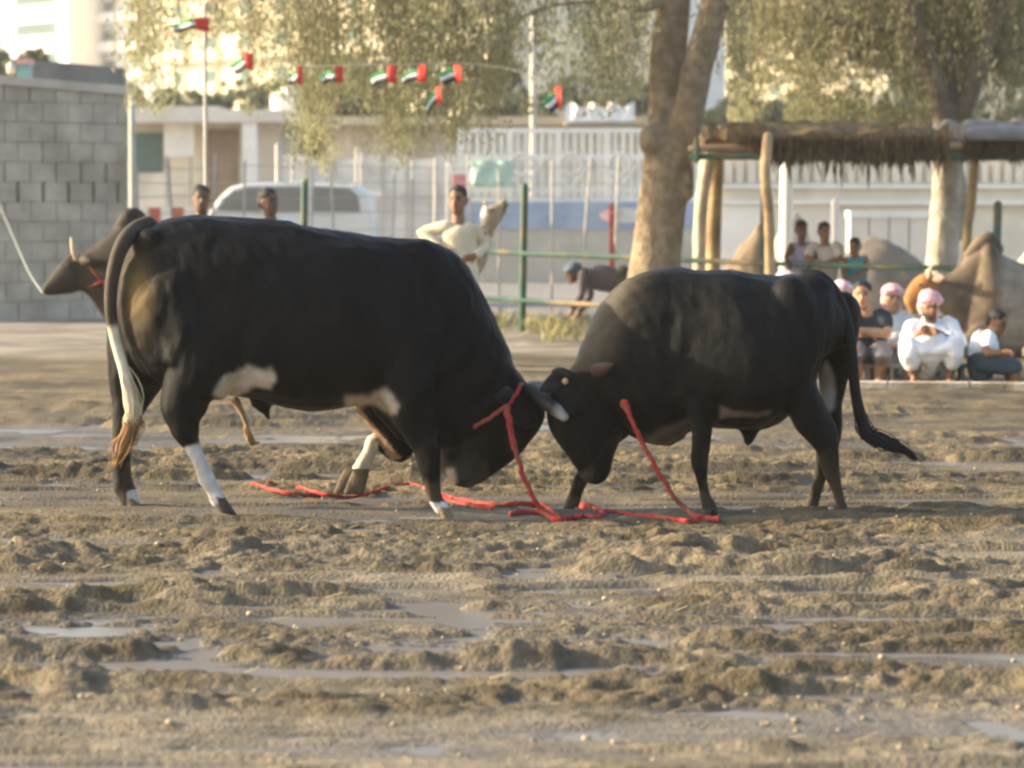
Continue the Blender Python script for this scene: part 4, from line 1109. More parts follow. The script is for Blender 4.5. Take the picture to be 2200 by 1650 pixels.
FL = [(448, 52, 78, 31.0, 10, 31.4, "largest flag, high up on the tall thin pole"), (544, 133, 46, 38, 26, 31.2, "flag half hidden by leaves, second from the left"), (650, 163, 31.1, 42, 14, 31.0, "flag right above the white roof tank"),
      (737, 160, 46, 36, 18, 30.9, "flag right of the one above the roof tank"), (852, 160, 54, 40, 24, 30.9, "flag in the middle of the line, left of the close pair's right flag"), (916, 158, 52, 38, 20, 30.9, "flag between the middle flag and the last one of the upper line"),
      (992, 160, 44, 44, 10, 31.0, "last flag of the upper line, above the man in cream"), (948, 205, 32, 40, 40, 31.1, "greenish drooping flag hanging below the upper line"), (1206, 210, 30.8, 50, 34, 30.8, "single bright flag right of the tall grey pole")]
for f_ in FL: flag(*f_)
ln_ = thing("flag_line", P(800, 140, 31), "thin cord the small flags hang on", "cord")
MB().tube([P(442, 25, 31.5), P(544, 112, 31.2), P(650, 140, 31.0), P(737, 140, 30.9), P(852, 138, 30.9), P(916, 137, 30.9), P(992, 136, 31.0), P(1100, 150, 30.9), P(1206, 183, 30.8), P(1300, 195, 32), P(1392, 200, 33.2)], .005, 5, up=4, cap=False).build("cord", m_metal, ln_)
MB().tube([P(948, 137, 31), P(948, 186, 31.1)], .004, 4, cap=False).build("short_cord", m_metal, ln_)
# ------------------------------------------------------------------ green metal fence round the arena
def fY(px): return 35.6 + (31.5 - 35.6) * (px - 1040) / 1160
fence = thing("metal_fence", (P(1125, 700, fY(1125))[0], fY(1125), 0), "dark green pipe fence with two rails between the arena and the road", "fence")
for px, top in ((652, 390), (1124, 402), (1640, 420), (2141, 440), (2320, 445)):
    Yf = fY(px); a_ = P(px, top, Yf)
    MB().tube([(a_[0] - .015, Yf, -.1), (a_[0], Yf, a_[2] / 2), (a_[0] + .015, Yf, a_[2])], .046, 9).build("post", m_greenp, fence, True)
m_rustrail = mat("rusty_green_rail", (.06, .13, .105), .65, .3, 2.0, dirt=(.42, .27, .12), dscale=1.1)
for pts in ([(560, 532), (1040, 540), (1125, 545), (1340, 552), (1640, 566), (2141, 579), (2320, 584)], [(560, 630), (1040, 641), (1125, 646), (1300, 656), (1640, 668), (2141, 690), (2320, 697)]):
    MB().tube([P(px, py, fY(px) - .04) for px, py in pts], .030, 8, up=2).build("rail", m_rustrail, fence, True)

# ------------------------------------------------------------------ thatched shelters
m_pole = mat("wooden_pole", (.42, .30, .17), .85, .3, 5, .5, 30, dirt=(.24, .16, .09), dscale=2)
m_thatch = mat("palm_thatch", (.17, .115, .055), .95, .5, 12, .8, 60)
m_straw = leaf_mat("dry_palm_strands", (.050, .032, .016), (.17, .11, .055), .1)
def shelter(label, px0, px1, top, bot, Yf, Yb, hang, seed, roofm):
    root = thing("thatched_shelter", (P((px0 + px1) / 2, bot, Yf)[0], (Yf + Yb) / 2, 0), label, "shelter")
    g = np.random.default_rng(seed)
    a_, c_ = P(px0, top, Yf), P(px1, top, Yf); zt_ = a_[2]; zb_ = P(px0, bot, Yf)[2]; zm_ = zb_ + (zt_ - zb_) * .62
    nx_, ny_ = 60, 22
    for lay, (dz, nm) in enumerate(((0, "roof"),)):
        V_, F_ = [], []
        for side in (0, 1):
            for j in range(ny_):
                for i in range(nx_):
                    x_ = a_[0] + (c_[0] - a_[0]) * i / (nx_ - 1); y_ = Yf + (Yb - Yf) * j / (ny_ - 1)
                    z_ = (zt_ if side == 0 else zm_) + (.10 if side == 0 else .03) * (vnoise(np.array(x_ * 5.0), np.array(y_ * 5.0), seed + side) * 2 - 1.2) + .1 * math.sin(math.pi * j / (ny_ - 1))
                    V_.append((x_, y_, float(z_)))
        n1 = nx_ * ny_
        for j in range(ny_ - 1):
            for i in range(nx_ - 1):
                k = j * nx_ + i
                F_.append((k, k + 1, k + nx_ + 1, k + nx_)); F_.append((n1 + k, n1 + k + nx_, n1 + k + nx_ + 1, n1 + k + 1))
        for i in range(nx_ - 1): F_.append((i, n1 + i, n1 + i + 1, i + 1)); k = (ny_ - 1) * nx_ + i; F_.append((k, k + 1, n1 + k + 1, n1 + k))
        for j in range(ny_ - 1): k = j * nx_; F_.append((k, k + nx_, n1 + k + nx_, n1 + k)); k += nx_ - 1; F_.append((k, n1 + k, n1 + k + nx_, k + nx_))
        mesh_from(nm, V_, F_, roofm, root)
    # hanging fringe: thousands of dry strands under the front edge
    n = 9000 if hang > 20 else 4200
    x_ = g.uniform(a_[0], c_[0], n); clump = fbm(x_ * 2.3, x_ * 0 + seed, 3, seed)
    ramp = sstep(a_[0], a_[0] + .25 * (c_[0] - a_[0]), x_) if hang > 20 else np.ones(n)
    ln = (.09 + .11 * g.random(n) * (clump * 1.5)) * (.30 + .70 * ramp)
    tail_ = (g.random(n) < .02) * g.uniform(.03, hang / S(Yf), n)
    ln = ln + tail_ * ramp
    y_ = Yf + g.uniform(-.06, .35, n); z_ = zt_ - .02 - g.random(n) * (zt_ - zb_) * (.20 + .55 * ramp)
    cen = np.column_stack([x_, y_, z_ - ln / 2]); dd = np.column_stack([g.normal(0, .12, n), g.normal(0, .12, n), -np.ones(n)])
    kind(leaves("fringe", cen, ln, m_straw, root, dd * 3, .09, seed), "stuff")
    m1 = MB().tube([(a_[0] - .35, Yf + .05, zb_ + .02), (c_[0], Yf + .05, zb_ + .03)], .035, 8); m1.build("front_beam", m_greenp, root, True)
    m1 = MB().tube([(a_[0] - .35, Yf + .15, zt_ - .20), (c_[0], Yf + .15, zt_ - .14)], .04, 8); m1.build("upper_beam", m_pole, root, True)
    m1 = MB().tube([(a_[0] - .2, Yb - .3, zb_ + .1), (c_[0], Yb - .3, zb_ + .1)], .045, 8); m1.build("rear_beam", m_pole, root, True)
    return root, zb_, zt_
Y1 = 31.0
sh, zb1, zt1 = shelter("thatched palm-leaf shelter with a ragged hanging fringe, left of the forked tree", 1560, 2040, 278, 340, Y1, Y1 + 4.5, 60, 31, m_thatch)
def rough_pole(root, pts, Y, r, m=None, name="post"):
    w = [P(a, b_, Y + d) for a, b_, d in pts]; w.insert(0, np.array((w[0][0], w[0][1], -.1)))
    MB().tube(w, [r * 1.05] * len(w), 10, up=3).build(name, m or m_pole, root, True)
rough_pole(sh, [(1654, 600, -.25), (1652, 470, -.25), (1644, 380, -.25), (1650, 294, -.25)], Y1, .052)
rough_pole(sh, [(1502, 560, 4.0), (1508, 430, 4.0), (1524, 340, 4.0), (1530, 290, 4.0)], Y1, .075, mat("whitewashed_pole", (.60, .53, .40), .9, .25, 4, .4, 30))
rough_pole(sh, [(1532, 560, 4.4), (1536, 420, 4.4), (1541, 300, 4.4)], Y1, .085)
m1 = MB().tube([P(1497, 345, Y1), P(1497, 300, Y1)], .03, 8); m1.build("bracket", m_greenp, sh, True)
pk = MB(); slab(pk, 1545, 1680, 268, 278, Y1 + 1.2, 1.4); pk.build("roof_mat", mat("pale_roof_mat", (.52, .42, .32), .95, .3, 4, .5, 30), sh)
sh2, _, _ = shelter("shelter with a rolled grey tarpaulin on its thatch at the right edge", 2070, 2330, 276, 342, 32.2, 36.0, 14, 37, mat("grey_thatch", (.20, .185, .165), .95, .4, 8, .8, 40))
r_ = MB().tube([P(2088, 286, 32.05), P(2140, 285, 32.05), P(2210, 286, 32.05), P(2330, 286, 32.05)], [.075, .085, .085, .085], 14, up=3, ry=.6); r_.build("tarpaulin", mat("grey_tarpaulin", (.23, .22, .23), .7, .25, 5, .5, 20), sh2, True)
rough_pole(sh2, [(2078, 510, .4), (2086, 450, .4), (2094, 345, .4)], 33.2, .05)
rough_pole(sh2, [(2300, 510, .4), (2302, 345, .4)], 32.6, .05)

# ------------------------------------------------------------------ the two thorn trees
m_bark = mat("ghaf_bark", (.29, .222, .145), .9, .35, 9, 1.0, 22, dirt=(.22, .168, .11), dscale=5)
m_leaf = leaf_mat("ghaf_leaves", (.23, .232, .112), (.40, .385, .22), .5)
m_twig = mat("twig_bark", (.16, .12, .075), .9, .3, 6)
def bark(o, amp=.018):
    v, nn = co(o), normals(o)
    ang = np.arctan2(v[:, 1], v[:, 0])
    d = (fbm(v[:, 0] * 9, v[:, 2] * 1.6 + v[:, 1] * 9, 4, 91) - .5) * 2 + (fbm(v[:, 0] * 3, v[:, 2] * 2.2, 3, 93) - .5) * 2
    set_co(o, v + nn * (d * amp)[:, None])
Yt = 33.4
tree_a = thing("thorn_tree", (P(1410, 700, Yt)[0], Yt, 0), "big pale-barked tree with a forked trunk standing between the two bulls", "tree")
k = 1 / S(Yt)
fus = [limb([(1400, 745, Yt, .40), (1402, 690, Yt, .33), (1405, 600, Yt, .30), (1413, 520, Yt, .272), (1424, 420, Yt, .27), (1436, 330, Yt, .275), (1436, 270, Yt, .24), (1432, 200, Yt, .205), (1436, 120, Yt, .20), (1446, 30, Yt, .20), (1446, -80, Yt, .20), (1420, -220, Yt + .2, .15), (1390, -400, Yt + .4, .08)], 4, 20, .95),
       limb([(1440, 380, Yt, .16), (1466, 300, Yt - .16, .18), (1486, 210, Yt - .32, .17), (1509, 110, Yt - .42, .165), (1532, 20, Yt - .46, .17), (1556, -90, Yt - .5, .16), (1610, -240, Yt - .4, .13), (1650, -400, Yt - .2, .07)], 4, 18, .95),
       ball(P(1404, 300, Yt - .15), (.17, .15, .20), 14, 9), ball(P(1475, 395, Yt - .1), (.10, .12, .2), 14, 9),
       limb([(1446, -60, Yt, .13), (1380, -120, Yt - .1, .10), (1280, -150, Yt - .2, .085), (1120, -160, Yt - .3, .07), (900, -190, Yt - .4, .055), (650, -180, Yt - .5, .04), (380, -150, Yt - .5, .03)], 4, 12),
       limb([(1440, -20, Yt, .10), (1380, 20, Yt - .3, .05), (1300, 5, Yt - .5, .036), (1200, 10, Yt - .6, .028), (1105, 42, Yt - .7, .018)], 4, 10),
       limb([(1450, -100, Yt, .12), (1330, -260, Yt + .6, .08), (1150, -330, Yt + 1.2, .06), (800, -320, Yt + 1.8, .04), (500, -300, Yt + 2, .03)], 4, 12),
       limb([(1560, -100, Yt, .10), (1660, -160, Yt - .3, .07), (1800, -190, Yt - .5, .04)], 4, 10)]
tk_ = fuse("trunk", fus, .022, m_bark, tree_a, 2); bark(tk_, .016)
# hanging sprays: (px, lowest py, count, spread px)
def sprays(specs, Yc, seed, leaf, top_py=-60, per=46, yd=1.6, twigs=None):
    g = np.random.default_rng(seed); C, D, Sz = [], [], []
    for px, low, cnt, spr in specs:
        for i in range(cnt):
            x0, Y0 = px + g.normal(0, spr), Yc + g.normal(0, yd * .5)
            lowp = low * (.55 + .5 * g.random()) if low > 60 else low + g.normal(0, 25)
            a_ = P(x0 + g.normal(0, 25), top_py - g.random() * 140, Y0); e = P(x0 + g.normal(0, 14), lowp, Y0 + g.normal(0, .15))
            n = int(per * max(.35, (a_[2] - e[2]) / 1.8))
            t = g.random(n) ** .8
            pts = a_ + (e - a_) * t[:, None] + np.column_stack([.05 * np.sin(t * 7 + i), .05 * np.cos(t * 6 + i), 0 * t])
            pts += g.normal(0, 1, (n, 3)) * (.035 + .05 * np.sin(np.pi * t))[:, None]
            C.append(pts); D.append(np.tile((g.normal(0, .25), g.normal(0, .25), -1.0), (n, 1))); Sz.append(g.uniform(leaf * .6, leaf * 1.4, n))
            if twigs is not None and i % 2 == 0:
                tt = np.linspace(0, .9, 6); twigs.tube(a_ + (e - a_) * tt[:, None] + np.column_stack([.05 * np.sin(tt * 7 + i), .05 * np.cos(tt * 6 + i), 0 * tt]), np.linspace(.008, .003, 6), 4, cap=False)
    return np.vstack(C), np.vstack(D), np.concatenate(Sz)
tw = MB()
specs = [(325, 175, 34, 26), (300, 130, 16, 18), (420, 110, 10, 34), (500, 130, 14, 36), (545, 190, 10, 20), (610, 120, 10, 26), (690, 372, 54, 28), (665, 345, 12, 12), (745, 260, 16, 26), (800, 150, 12, 26), (860, 345, 46, 26), (905, 250, 26, 26), (955, 335, 40, 24), (985, 345, 20, 16),
         (1030, 280, 30, 26), (1085, 260, 22, 24), (1150, 150, 14, 26), (1210, 60, 14, 30), (1290, 235, 24, 26), (1330, 245, 20, 20), (1380, 110, 14, 24), (1590, 235, 22, 26), (1560, 60, 12, 22), (760, 70, 22, 90), (980, 80, 26, 90), (560, 70, 20, 90), (1250, 90, 14, 60)]
C, D, Sz = sprays(specs, Yt - .4, 5, .062, per=84, twigs=tw)
g = np.random.default_rng(9)
n = 9000      # upper crown above the frame
px_ = g.uniform(200, 1800, n); c2 = np.column_stack([(px_ - 1100) * k, Yt + g.normal(0, 1.5, n), P(1100, -100, Yt)[2] + g.random(n) ** 1.4 * 2.6])
n3_ = 16000   # outer sprays in view, behind the hanging ones
px3, py3 = g.uniform(270, 1400, n3_), g.uniform(-60, 250, n3_)
k3 = (fbm(px3 / 60, py3 / 90, 4, 39) > .50 + .10 * sstep(100, 250, py3)); px3, py3 = px3[k3], py3[k3]; Y3 = Yt + .8 + np.abs(g.normal(0, .9, len(px3)))
c4_ = np.column_stack([(px3 - 1100) * Y3 / F, Y3, CAM_Z + (457 - py3) * Y3 / F])
C = np.vstack([C, c4_]); D = np.vstack([D, np.tile((0, 0, -1.0), (len(c4_), 1))]); Sz = np.concatenate([Sz, g.uniform(.045, .09, len(c4_))])
keep = fbm(c2[:, 0] * 1.2, c2[:, 2] * 1.4 + c2[:, 1], 3, 17) > .50
c2 = c2[keep]
C = np.vstack([C, c2]); D = np.vstack([D, np.tile((0, 0, -1.0), (len(c2), 1))]); Sz = np.concatenate([Sz, g.uniform(.08, .16, len(c2))])
leaves("crown", C, Sz, m_leaf, tree_a, D, .30, 7)
tw.build("twig_mass", m_twig, tree_a)["kind"] = "stuff"

Yu = 36.2
m_bark2 = mat("grey_bark", (1, 1, 1), .9, .3, 5, 1.0, 18, attr=True)
tree_b = thing("thorn_tree", (P(2040, 700, Yu)[0], Yu, 0), "dark forked tree rising between the two shelter roofs on the right", "tree")
fus = [limb([(2020, 730, Yu, .25), (2022, 600, Yu, .20), (2028, 500, Yu, .19), (2032, 420, Yu, .18), (2034, 340, Yu, .17), (2036, 280, Yu, .17), (2022, 220, Yu, .13), (2000, 150, Yu, .13), (1978, 90, Yu, .13), (1962, 20, Yu, .12), (1950, -80, Yu, .10), (1900, -260, Yu, .06)], 4, 16),
       limb([(2062, 500, Yu + .1, .10), (2066, 440, Yu + .1, .13), (2050, 360, Yu + .1, .12), (2048, 290, Yu + .05, .14), (2072, 230, Yu, .13), (2098, 150, Yu, .13), (2120, 90, Yu, .11), (2150, 20, Yu, .09), (2190, -90, Yu, .07), (2240, -220, Yu, .05)], 4, 14),
       limb([(2036, 270, Yu, .10), (2048, 200, Yu + .1, .07), (2040, 120, Yu + .2, .06), (2052, 30, Yu + .2, .05), (2060, -100, Yu + .2, .04)], 4, 10),
       limb([(1990, 120, Yu, .07), (1930, 70, Yu - .1, .055), (1860, 60, Yu - .2, .045), (1780, 40, Yu - .3, .035), (1730, 0, Yu - .3, .025), (1690, -60, Yu - .3, .02)], 4, 10),
       limb([(2100, 140, Yu, .06), (2160, 110, Yu, .045), (2230, 90, Yu, .03)], 4, 10),
       limb([(1966, 40, Yu, .06), (1900, -10, Yu, .045), (1820, -60, Yu, .03)], 4, 10)]
tk_ = fuse("trunk", fus, .02, m_bark2, tree_b, 2); bark(tk_, .012)
zz_ = co(tk_)[:, 2] + (fbm(co(tk_)[:, 0] * 5, co(tk_)[:, 2] * 3, 3, 3) - .5) * .5
lime = sstep(2.25, 1.9, zz_)[:, None]        # limewashed up to the roof
set_col(tk_, np.array((.15, .115, .08)) * (1 - lime) + np.array((.42, .38, .31)) * lime)
m1 = MB()
for zz in (292, 306, 320, 334): m1.tube([P(2036, zz, Yu) + np.array((.235 * math.cos(q), .2 * math.sin(q), .02 * math.sin(q * 2 + zz))) for q in np.linspace(0, 2 * math.pi, 17)], .016, 6, cap=False)
m1.build("wire_binding", mat("blue_grey_wire", (.22, .25, .28), .7, .2), tree_b, True)
tw = MB()
g = np.random.default_rng(21)
specs = []
for i in range(60):
    px = g.uniform(1580, 2215); specs.append((px, 90 + 190 * g.random() * (1 if px < 1990 else .85), 9, 20))
specs += [(1640, 255, 22, 24), (1720, 225, 22, 26), (1800, 270, 24, 26), (1880, 265, 22, 26), (1940, 200, 20, 20), (2130, 255, 24, 24), (2180, 260, 24, 26), (1590, 130, 16, 18)]
C, D, Sz = sprays(specs, Yu + .75, 8, .07, -40, 56, 1.5, tw)
n = 42000
px_ = g.uniform(1560, 2500, n); py_ = g.uniform(-60, 262, n)
w_ = fbm(px_ / 75, py_ / 55, 4, 33)
kp = w_ > .385
px_, py_ = px_[kp], py_[kp]; Yr = Yu + .9 + np.abs(g.normal(0, 1.0, len(px_)))
c3 = np.column_stack([(px_ - 1100) * Yr / F, Yr, CAM_Z + (457 - py_) * Yr / F])
C = np.vstack([C, c3]); D = np.vstack([D, np.tile((0, 0, -1.0), (len(c3), 1))]); Sz = np.concatenate([Sz, g.uniform(.045, .10, len(c3))])
n = 7000
px_ = g.uniform(1560, 2600, n); c2 = np.column_stack([(px_ - 1100) * Yu / F, Yu + g.normal(0, 1.6, n), P(1100, -60, Yu)[2] + g.random(n) ** 1.3 * 2.4])
c2 = c2[fbm(c2[:, 0] * 1.2, c2[:, 2] * 1.4 + c2[:, 1], 3, 19) > .49]
C = np.vstack([C, c2]); D = np.vstack([D, np.tile((0, 0, -1.0), (len(c2), 1))]); Sz = np.concatenate([Sz, g.uniform(.09, .17, len(c2))])
leaves("crown", C, Sz, leaf_mat("thorn_leaves", (.205, .205, .10), (.365, .345, .195), .5), tree_b, D, .30, 9)
tw.build("twig_mass", m_twig, tree_b)["kind"] = "stuff"
# dry grass tufts along the fence
g = np.random.default_rng(55); C, D, Sz = [], [], []
for i in range(70):
    Yg = g.uniform(32, 38); x_ = g.uniform(-.02, .10) * Yg; n = 26
    C.append(np.column_stack([x_ + g.normal(0, .12, n), Yg + g.normal(0, .12, n), g.uniform(.03, .16, n)])); D.append(np.column_stack([g.normal(0, .5, n), g.normal(0, .5, n), np.ones(n)])); Sz.append(g.uniform(.12, .3, n))
kind(leaves("dry_grass", np.vstack(C), np.concatenate(Sz), leaf_mat("dry_grass_blades", (.16, .17, .06), (.42, .36, .18), .3), None, np.vstack(D), .10, 3), "stuff")

# ------------------------------------------------------------------ van behind the men on the left
Yv = 45.0
van = thing("parked_van", (P(560, 470, Yv)[0], Yv + .9, 0), "pale van parked behind the two men on the left, its side windows showing", "van")
m_van = mat("van_paint", (.80, .78, .72), .35, .08, 1, spec=.5)
prof = [(418, 520), (422, 478), (452, 452), (470, 425), (496, 402), (530, 393), (640, 391), (760, 396), (790, 415), (800, 470), (800, 545), (418, 545)]
V_ = []
for dy in (0, 1.75):
    for px, py in prof:
        q = P(px, py, Yv); V_.append((q[0], Yv + dy, q[2]))
n = len(prof); F_ = [tuple(reversed(range(n))), tuple(range(n, 2 * n))] + [(i, (i + 1) % n, n + (i + 1) % n, n + i) for i in range(n)]
vb = mesh_from("body", V_, F_, m_van, van); bv = vb.modifiers.new("b", 'BEVEL'); bv.width = .05; bv.segments = 2
m_tint = mat("tinted_glass", (.26, .25, .22), .4, .1, spec=.4)
for poly in ([(466, 452), (482, 428), (502, 411), (530, 403), (562, 402), (562, 455)], [(572, 402), (660, 401), (660, 455), (572, 455)], [(672, 401), (750, 404), (768, 420), (774, 455), (672, 455)]):
    V_ = [];
    for dy in (-.012, .03):
        for px, py in poly: q = P(px, py, Yv); V_.append((q[0], Yv + dy, q[2]))
    n = len(poly); mesh_from("window", V_, [tuple(reversed(range(n))), tuple(range(n, 2 * n))] + [(i, (i + 1) % n, n + (i + 1) % n, n + i) for i in range(n)], m_tint, van)
for px in (478, 730):
    for dy in (.05, 1.55):
        q = P(px, 600, Yv); w_ = mesh_from("wheel", *tube([(q[0], Yv + dy, .33), (q[0], Yv + dy + .2, .33)], .33, 20, cap=False, side=(0, 0, 1)), mat("tyre_rubber", (.03, .03, .03), .9, .1), van, True)
        mesh_from("rim", *tube([(q[0], Yv + dy - .01, .33), (q[0], Yv + dy + .21, .33)], .2, 16, cap=False, side=(0, 0, 1)), m_metal, w_, True)
# ------------------------------------------------------------------ people
m_skin = mat("skin", (1, 1, 1), .55, .10, 10, attr=True, spec=.35)
m_hair = mat("dark_hair", (.014, .012, .011), .6, .3, 30, .5, 90)
def cloth(name, col, var=.10): return mat(name, col, .9, var, 6, .35, 9, spec=.15)
m_cream_c = cloth("cream_cotton", (.62, .53, .37)); m_white_c = cloth("white_cotton", (.80, .80, .80), .05); m_dark_c = cloth("charcoal_cotton", (.045, .045, .052)); m_navy_c = cloth("navy_cotton", (.030, .036, .048))
m_grey_c = cloth("grey_cotton", (.15, .14, .15)); m_lgrey_c = cloth("pale_grey_cotton", (.55, .55, .54)); m_teal_c = cloth("teal_cotton", (.05, .30, .34)); m_purple_c = cloth("purple_white_jersey", (.30, .27, .36), .5); m_beige_c = cloth("beige_cotton", (.58, .49, .40)); m_slate_c = cloth("slate_cotton", (.10, .10, .125)); m_blue_c = cloth("blue_cotton", (.055, .085, .105))
def check_cloth(name, ca, cb, sc):
    m, nt, b = new_mat(name); N, L = nt.nodes, nt.links
    tc = N.new("ShaderNodeTexCoord"); ck = N.new("ShaderNodeTexChecker"); ck.inputs["Scale"].default_value = sc
    ck.inputs["Color1"].default_value = (*ca, 1); ck.inputs["Color2"].default_value = (*cb, 1)
    L.new(tc.outputs["Object"], ck.inputs["Vector"]); L.new(ck.outputs["Color"], b.inputs["Base Color"]); b.inputs["Roughness"].default_value = .9; b.inputs["Specular IOR Level"].default_value = .15
    return m
m_shemagh = check_cloth("red_white_headcloth", (.62, .12, .13), (.80, .66, .64), 60)
m_shemagh2 = check_cloth("pale_red_white_headcloth", (.66, .22, .22), (.82, .76, .74), 60)

def rot_head(pts, c, yaw, pitch, roll=0):
    M = Matrix.Rotation(R(yaw), 3, 'Z') @ Matrix.Rotation(R(pitch), 3, 'X') @ Matrix.Rotation(R(roll), 3, 'Y')
    M = np.array(M); return [tuple(np.asarray(c) + M @ np.asarray(p, float)) for p in pts]
def head_pieces(c, hs, yaw, pitch, roll):
    """head facing -Y in its own frame, hs = chin to crown"""
    k = hs / .225
    prof = [(-.112, .022, .022, -.052), (-.105, .038, .036, -.046), (-.085, .052, .062, -.026), (-.055, .060, .080, -.010), (-.02, .066, .088, .0), (.02, .070, .091, .004), (.055, .072, .092, .008), (.085, .062, .078, .010), (.105, .036, .046, .012), (.113, .012, .016, .012)]
    A = cat_rom(np.array(prof), 2); out = []
    rings = [[(x * math.cos(q) * k, (y0 + y * math.sin(q)) * k, z * k) for q in np.linspace(0, 2 * math.pi, 20, endpoint=False)] for z, x, y, y0 in A]
    V, Fs = loft(rings); out.append((rot_head(V, c, yaw, pitch, roll), Fs))
    for pc, pr in (((0, -.098, -.018), (.011, .017, .018)), ((0, -.088, .004), (.009, .012, .022)), ((-.070, .008, -.008), (.008, .018, .028)), ((.070, .008, -.008), (.008, .018, .028)), ((0, -.082, .022), (.045, .012, .008)), ((0, -.086, -.052), (.024, .010, .010)), ((0, -.078, -.092), (.020, .014, .014))):
        V, Fs = ball([a * k for a in pc], [a * k for a in pr], 10, 7); out.append((rot_head(V, c, yaw, pitch, roll), Fs))
    return out
def hand_pieces(w, d, spread, curl=.5, k=1.0, thumb=None):
    """palm and five bent fingers from wrist w along d; spread = across the knuckles"""
    w = np.asarray(w, float); d = np.asarray(d, float); d /= np.linalg.norm(d); s = np.asarray(spread, float); s -= d * s.dot(d); s /= np.linalg.norm(s); n = np.cross(d, s)
    out = [tube([w - d * .01 * k, w + d * .045 * k, w + d * .085 * k], [.024 * k, .036 * k, .032 * k], 10, ry=.55 if abs(n[1]) > .6 else 1, side=n, up=2)]
    for i, (o, ln) in enumerate(((-.030, .070), (-.010, .080), (.010, .075), (.028, .058))):
        b0 = w + d * .07 * k + s * o * k; b1 = b0 + d * ln * .5 * k + n * curl * .012 * k; b2 = b1 + (d * (1 - curl * .6) + n * curl) * ln * .5 * k
        out.append(tube([b0, b1, b2], [.0105 * k, .0095 * k, .008 * k], 7))
    b0 = w + d * .025 * k - s * .026 * k; out.append(tube([b0, b0 + (d * .5 - s * .8) * .04 * k, b0 + (d * 1.0 - s * .8) * .062 * k], [.013 * k, .011 * k, .009 * k], 7))
    return out
def ruffle(o, amp=.012, f=7, seed=0):
    v, nn = co(o), normals(o)
    d = (fbm(v[:, 0] * f + v[:, 1] * 3, v[:, 2] * f * .6, 3, seed + 3) - .5) * 2
    set_co(o, v + nn * (d * amp)[:, None])
SK = {"brown": (.235, .120, .066), "dark": (.125, .064, .038), "tan": (.36, .20, .115)}
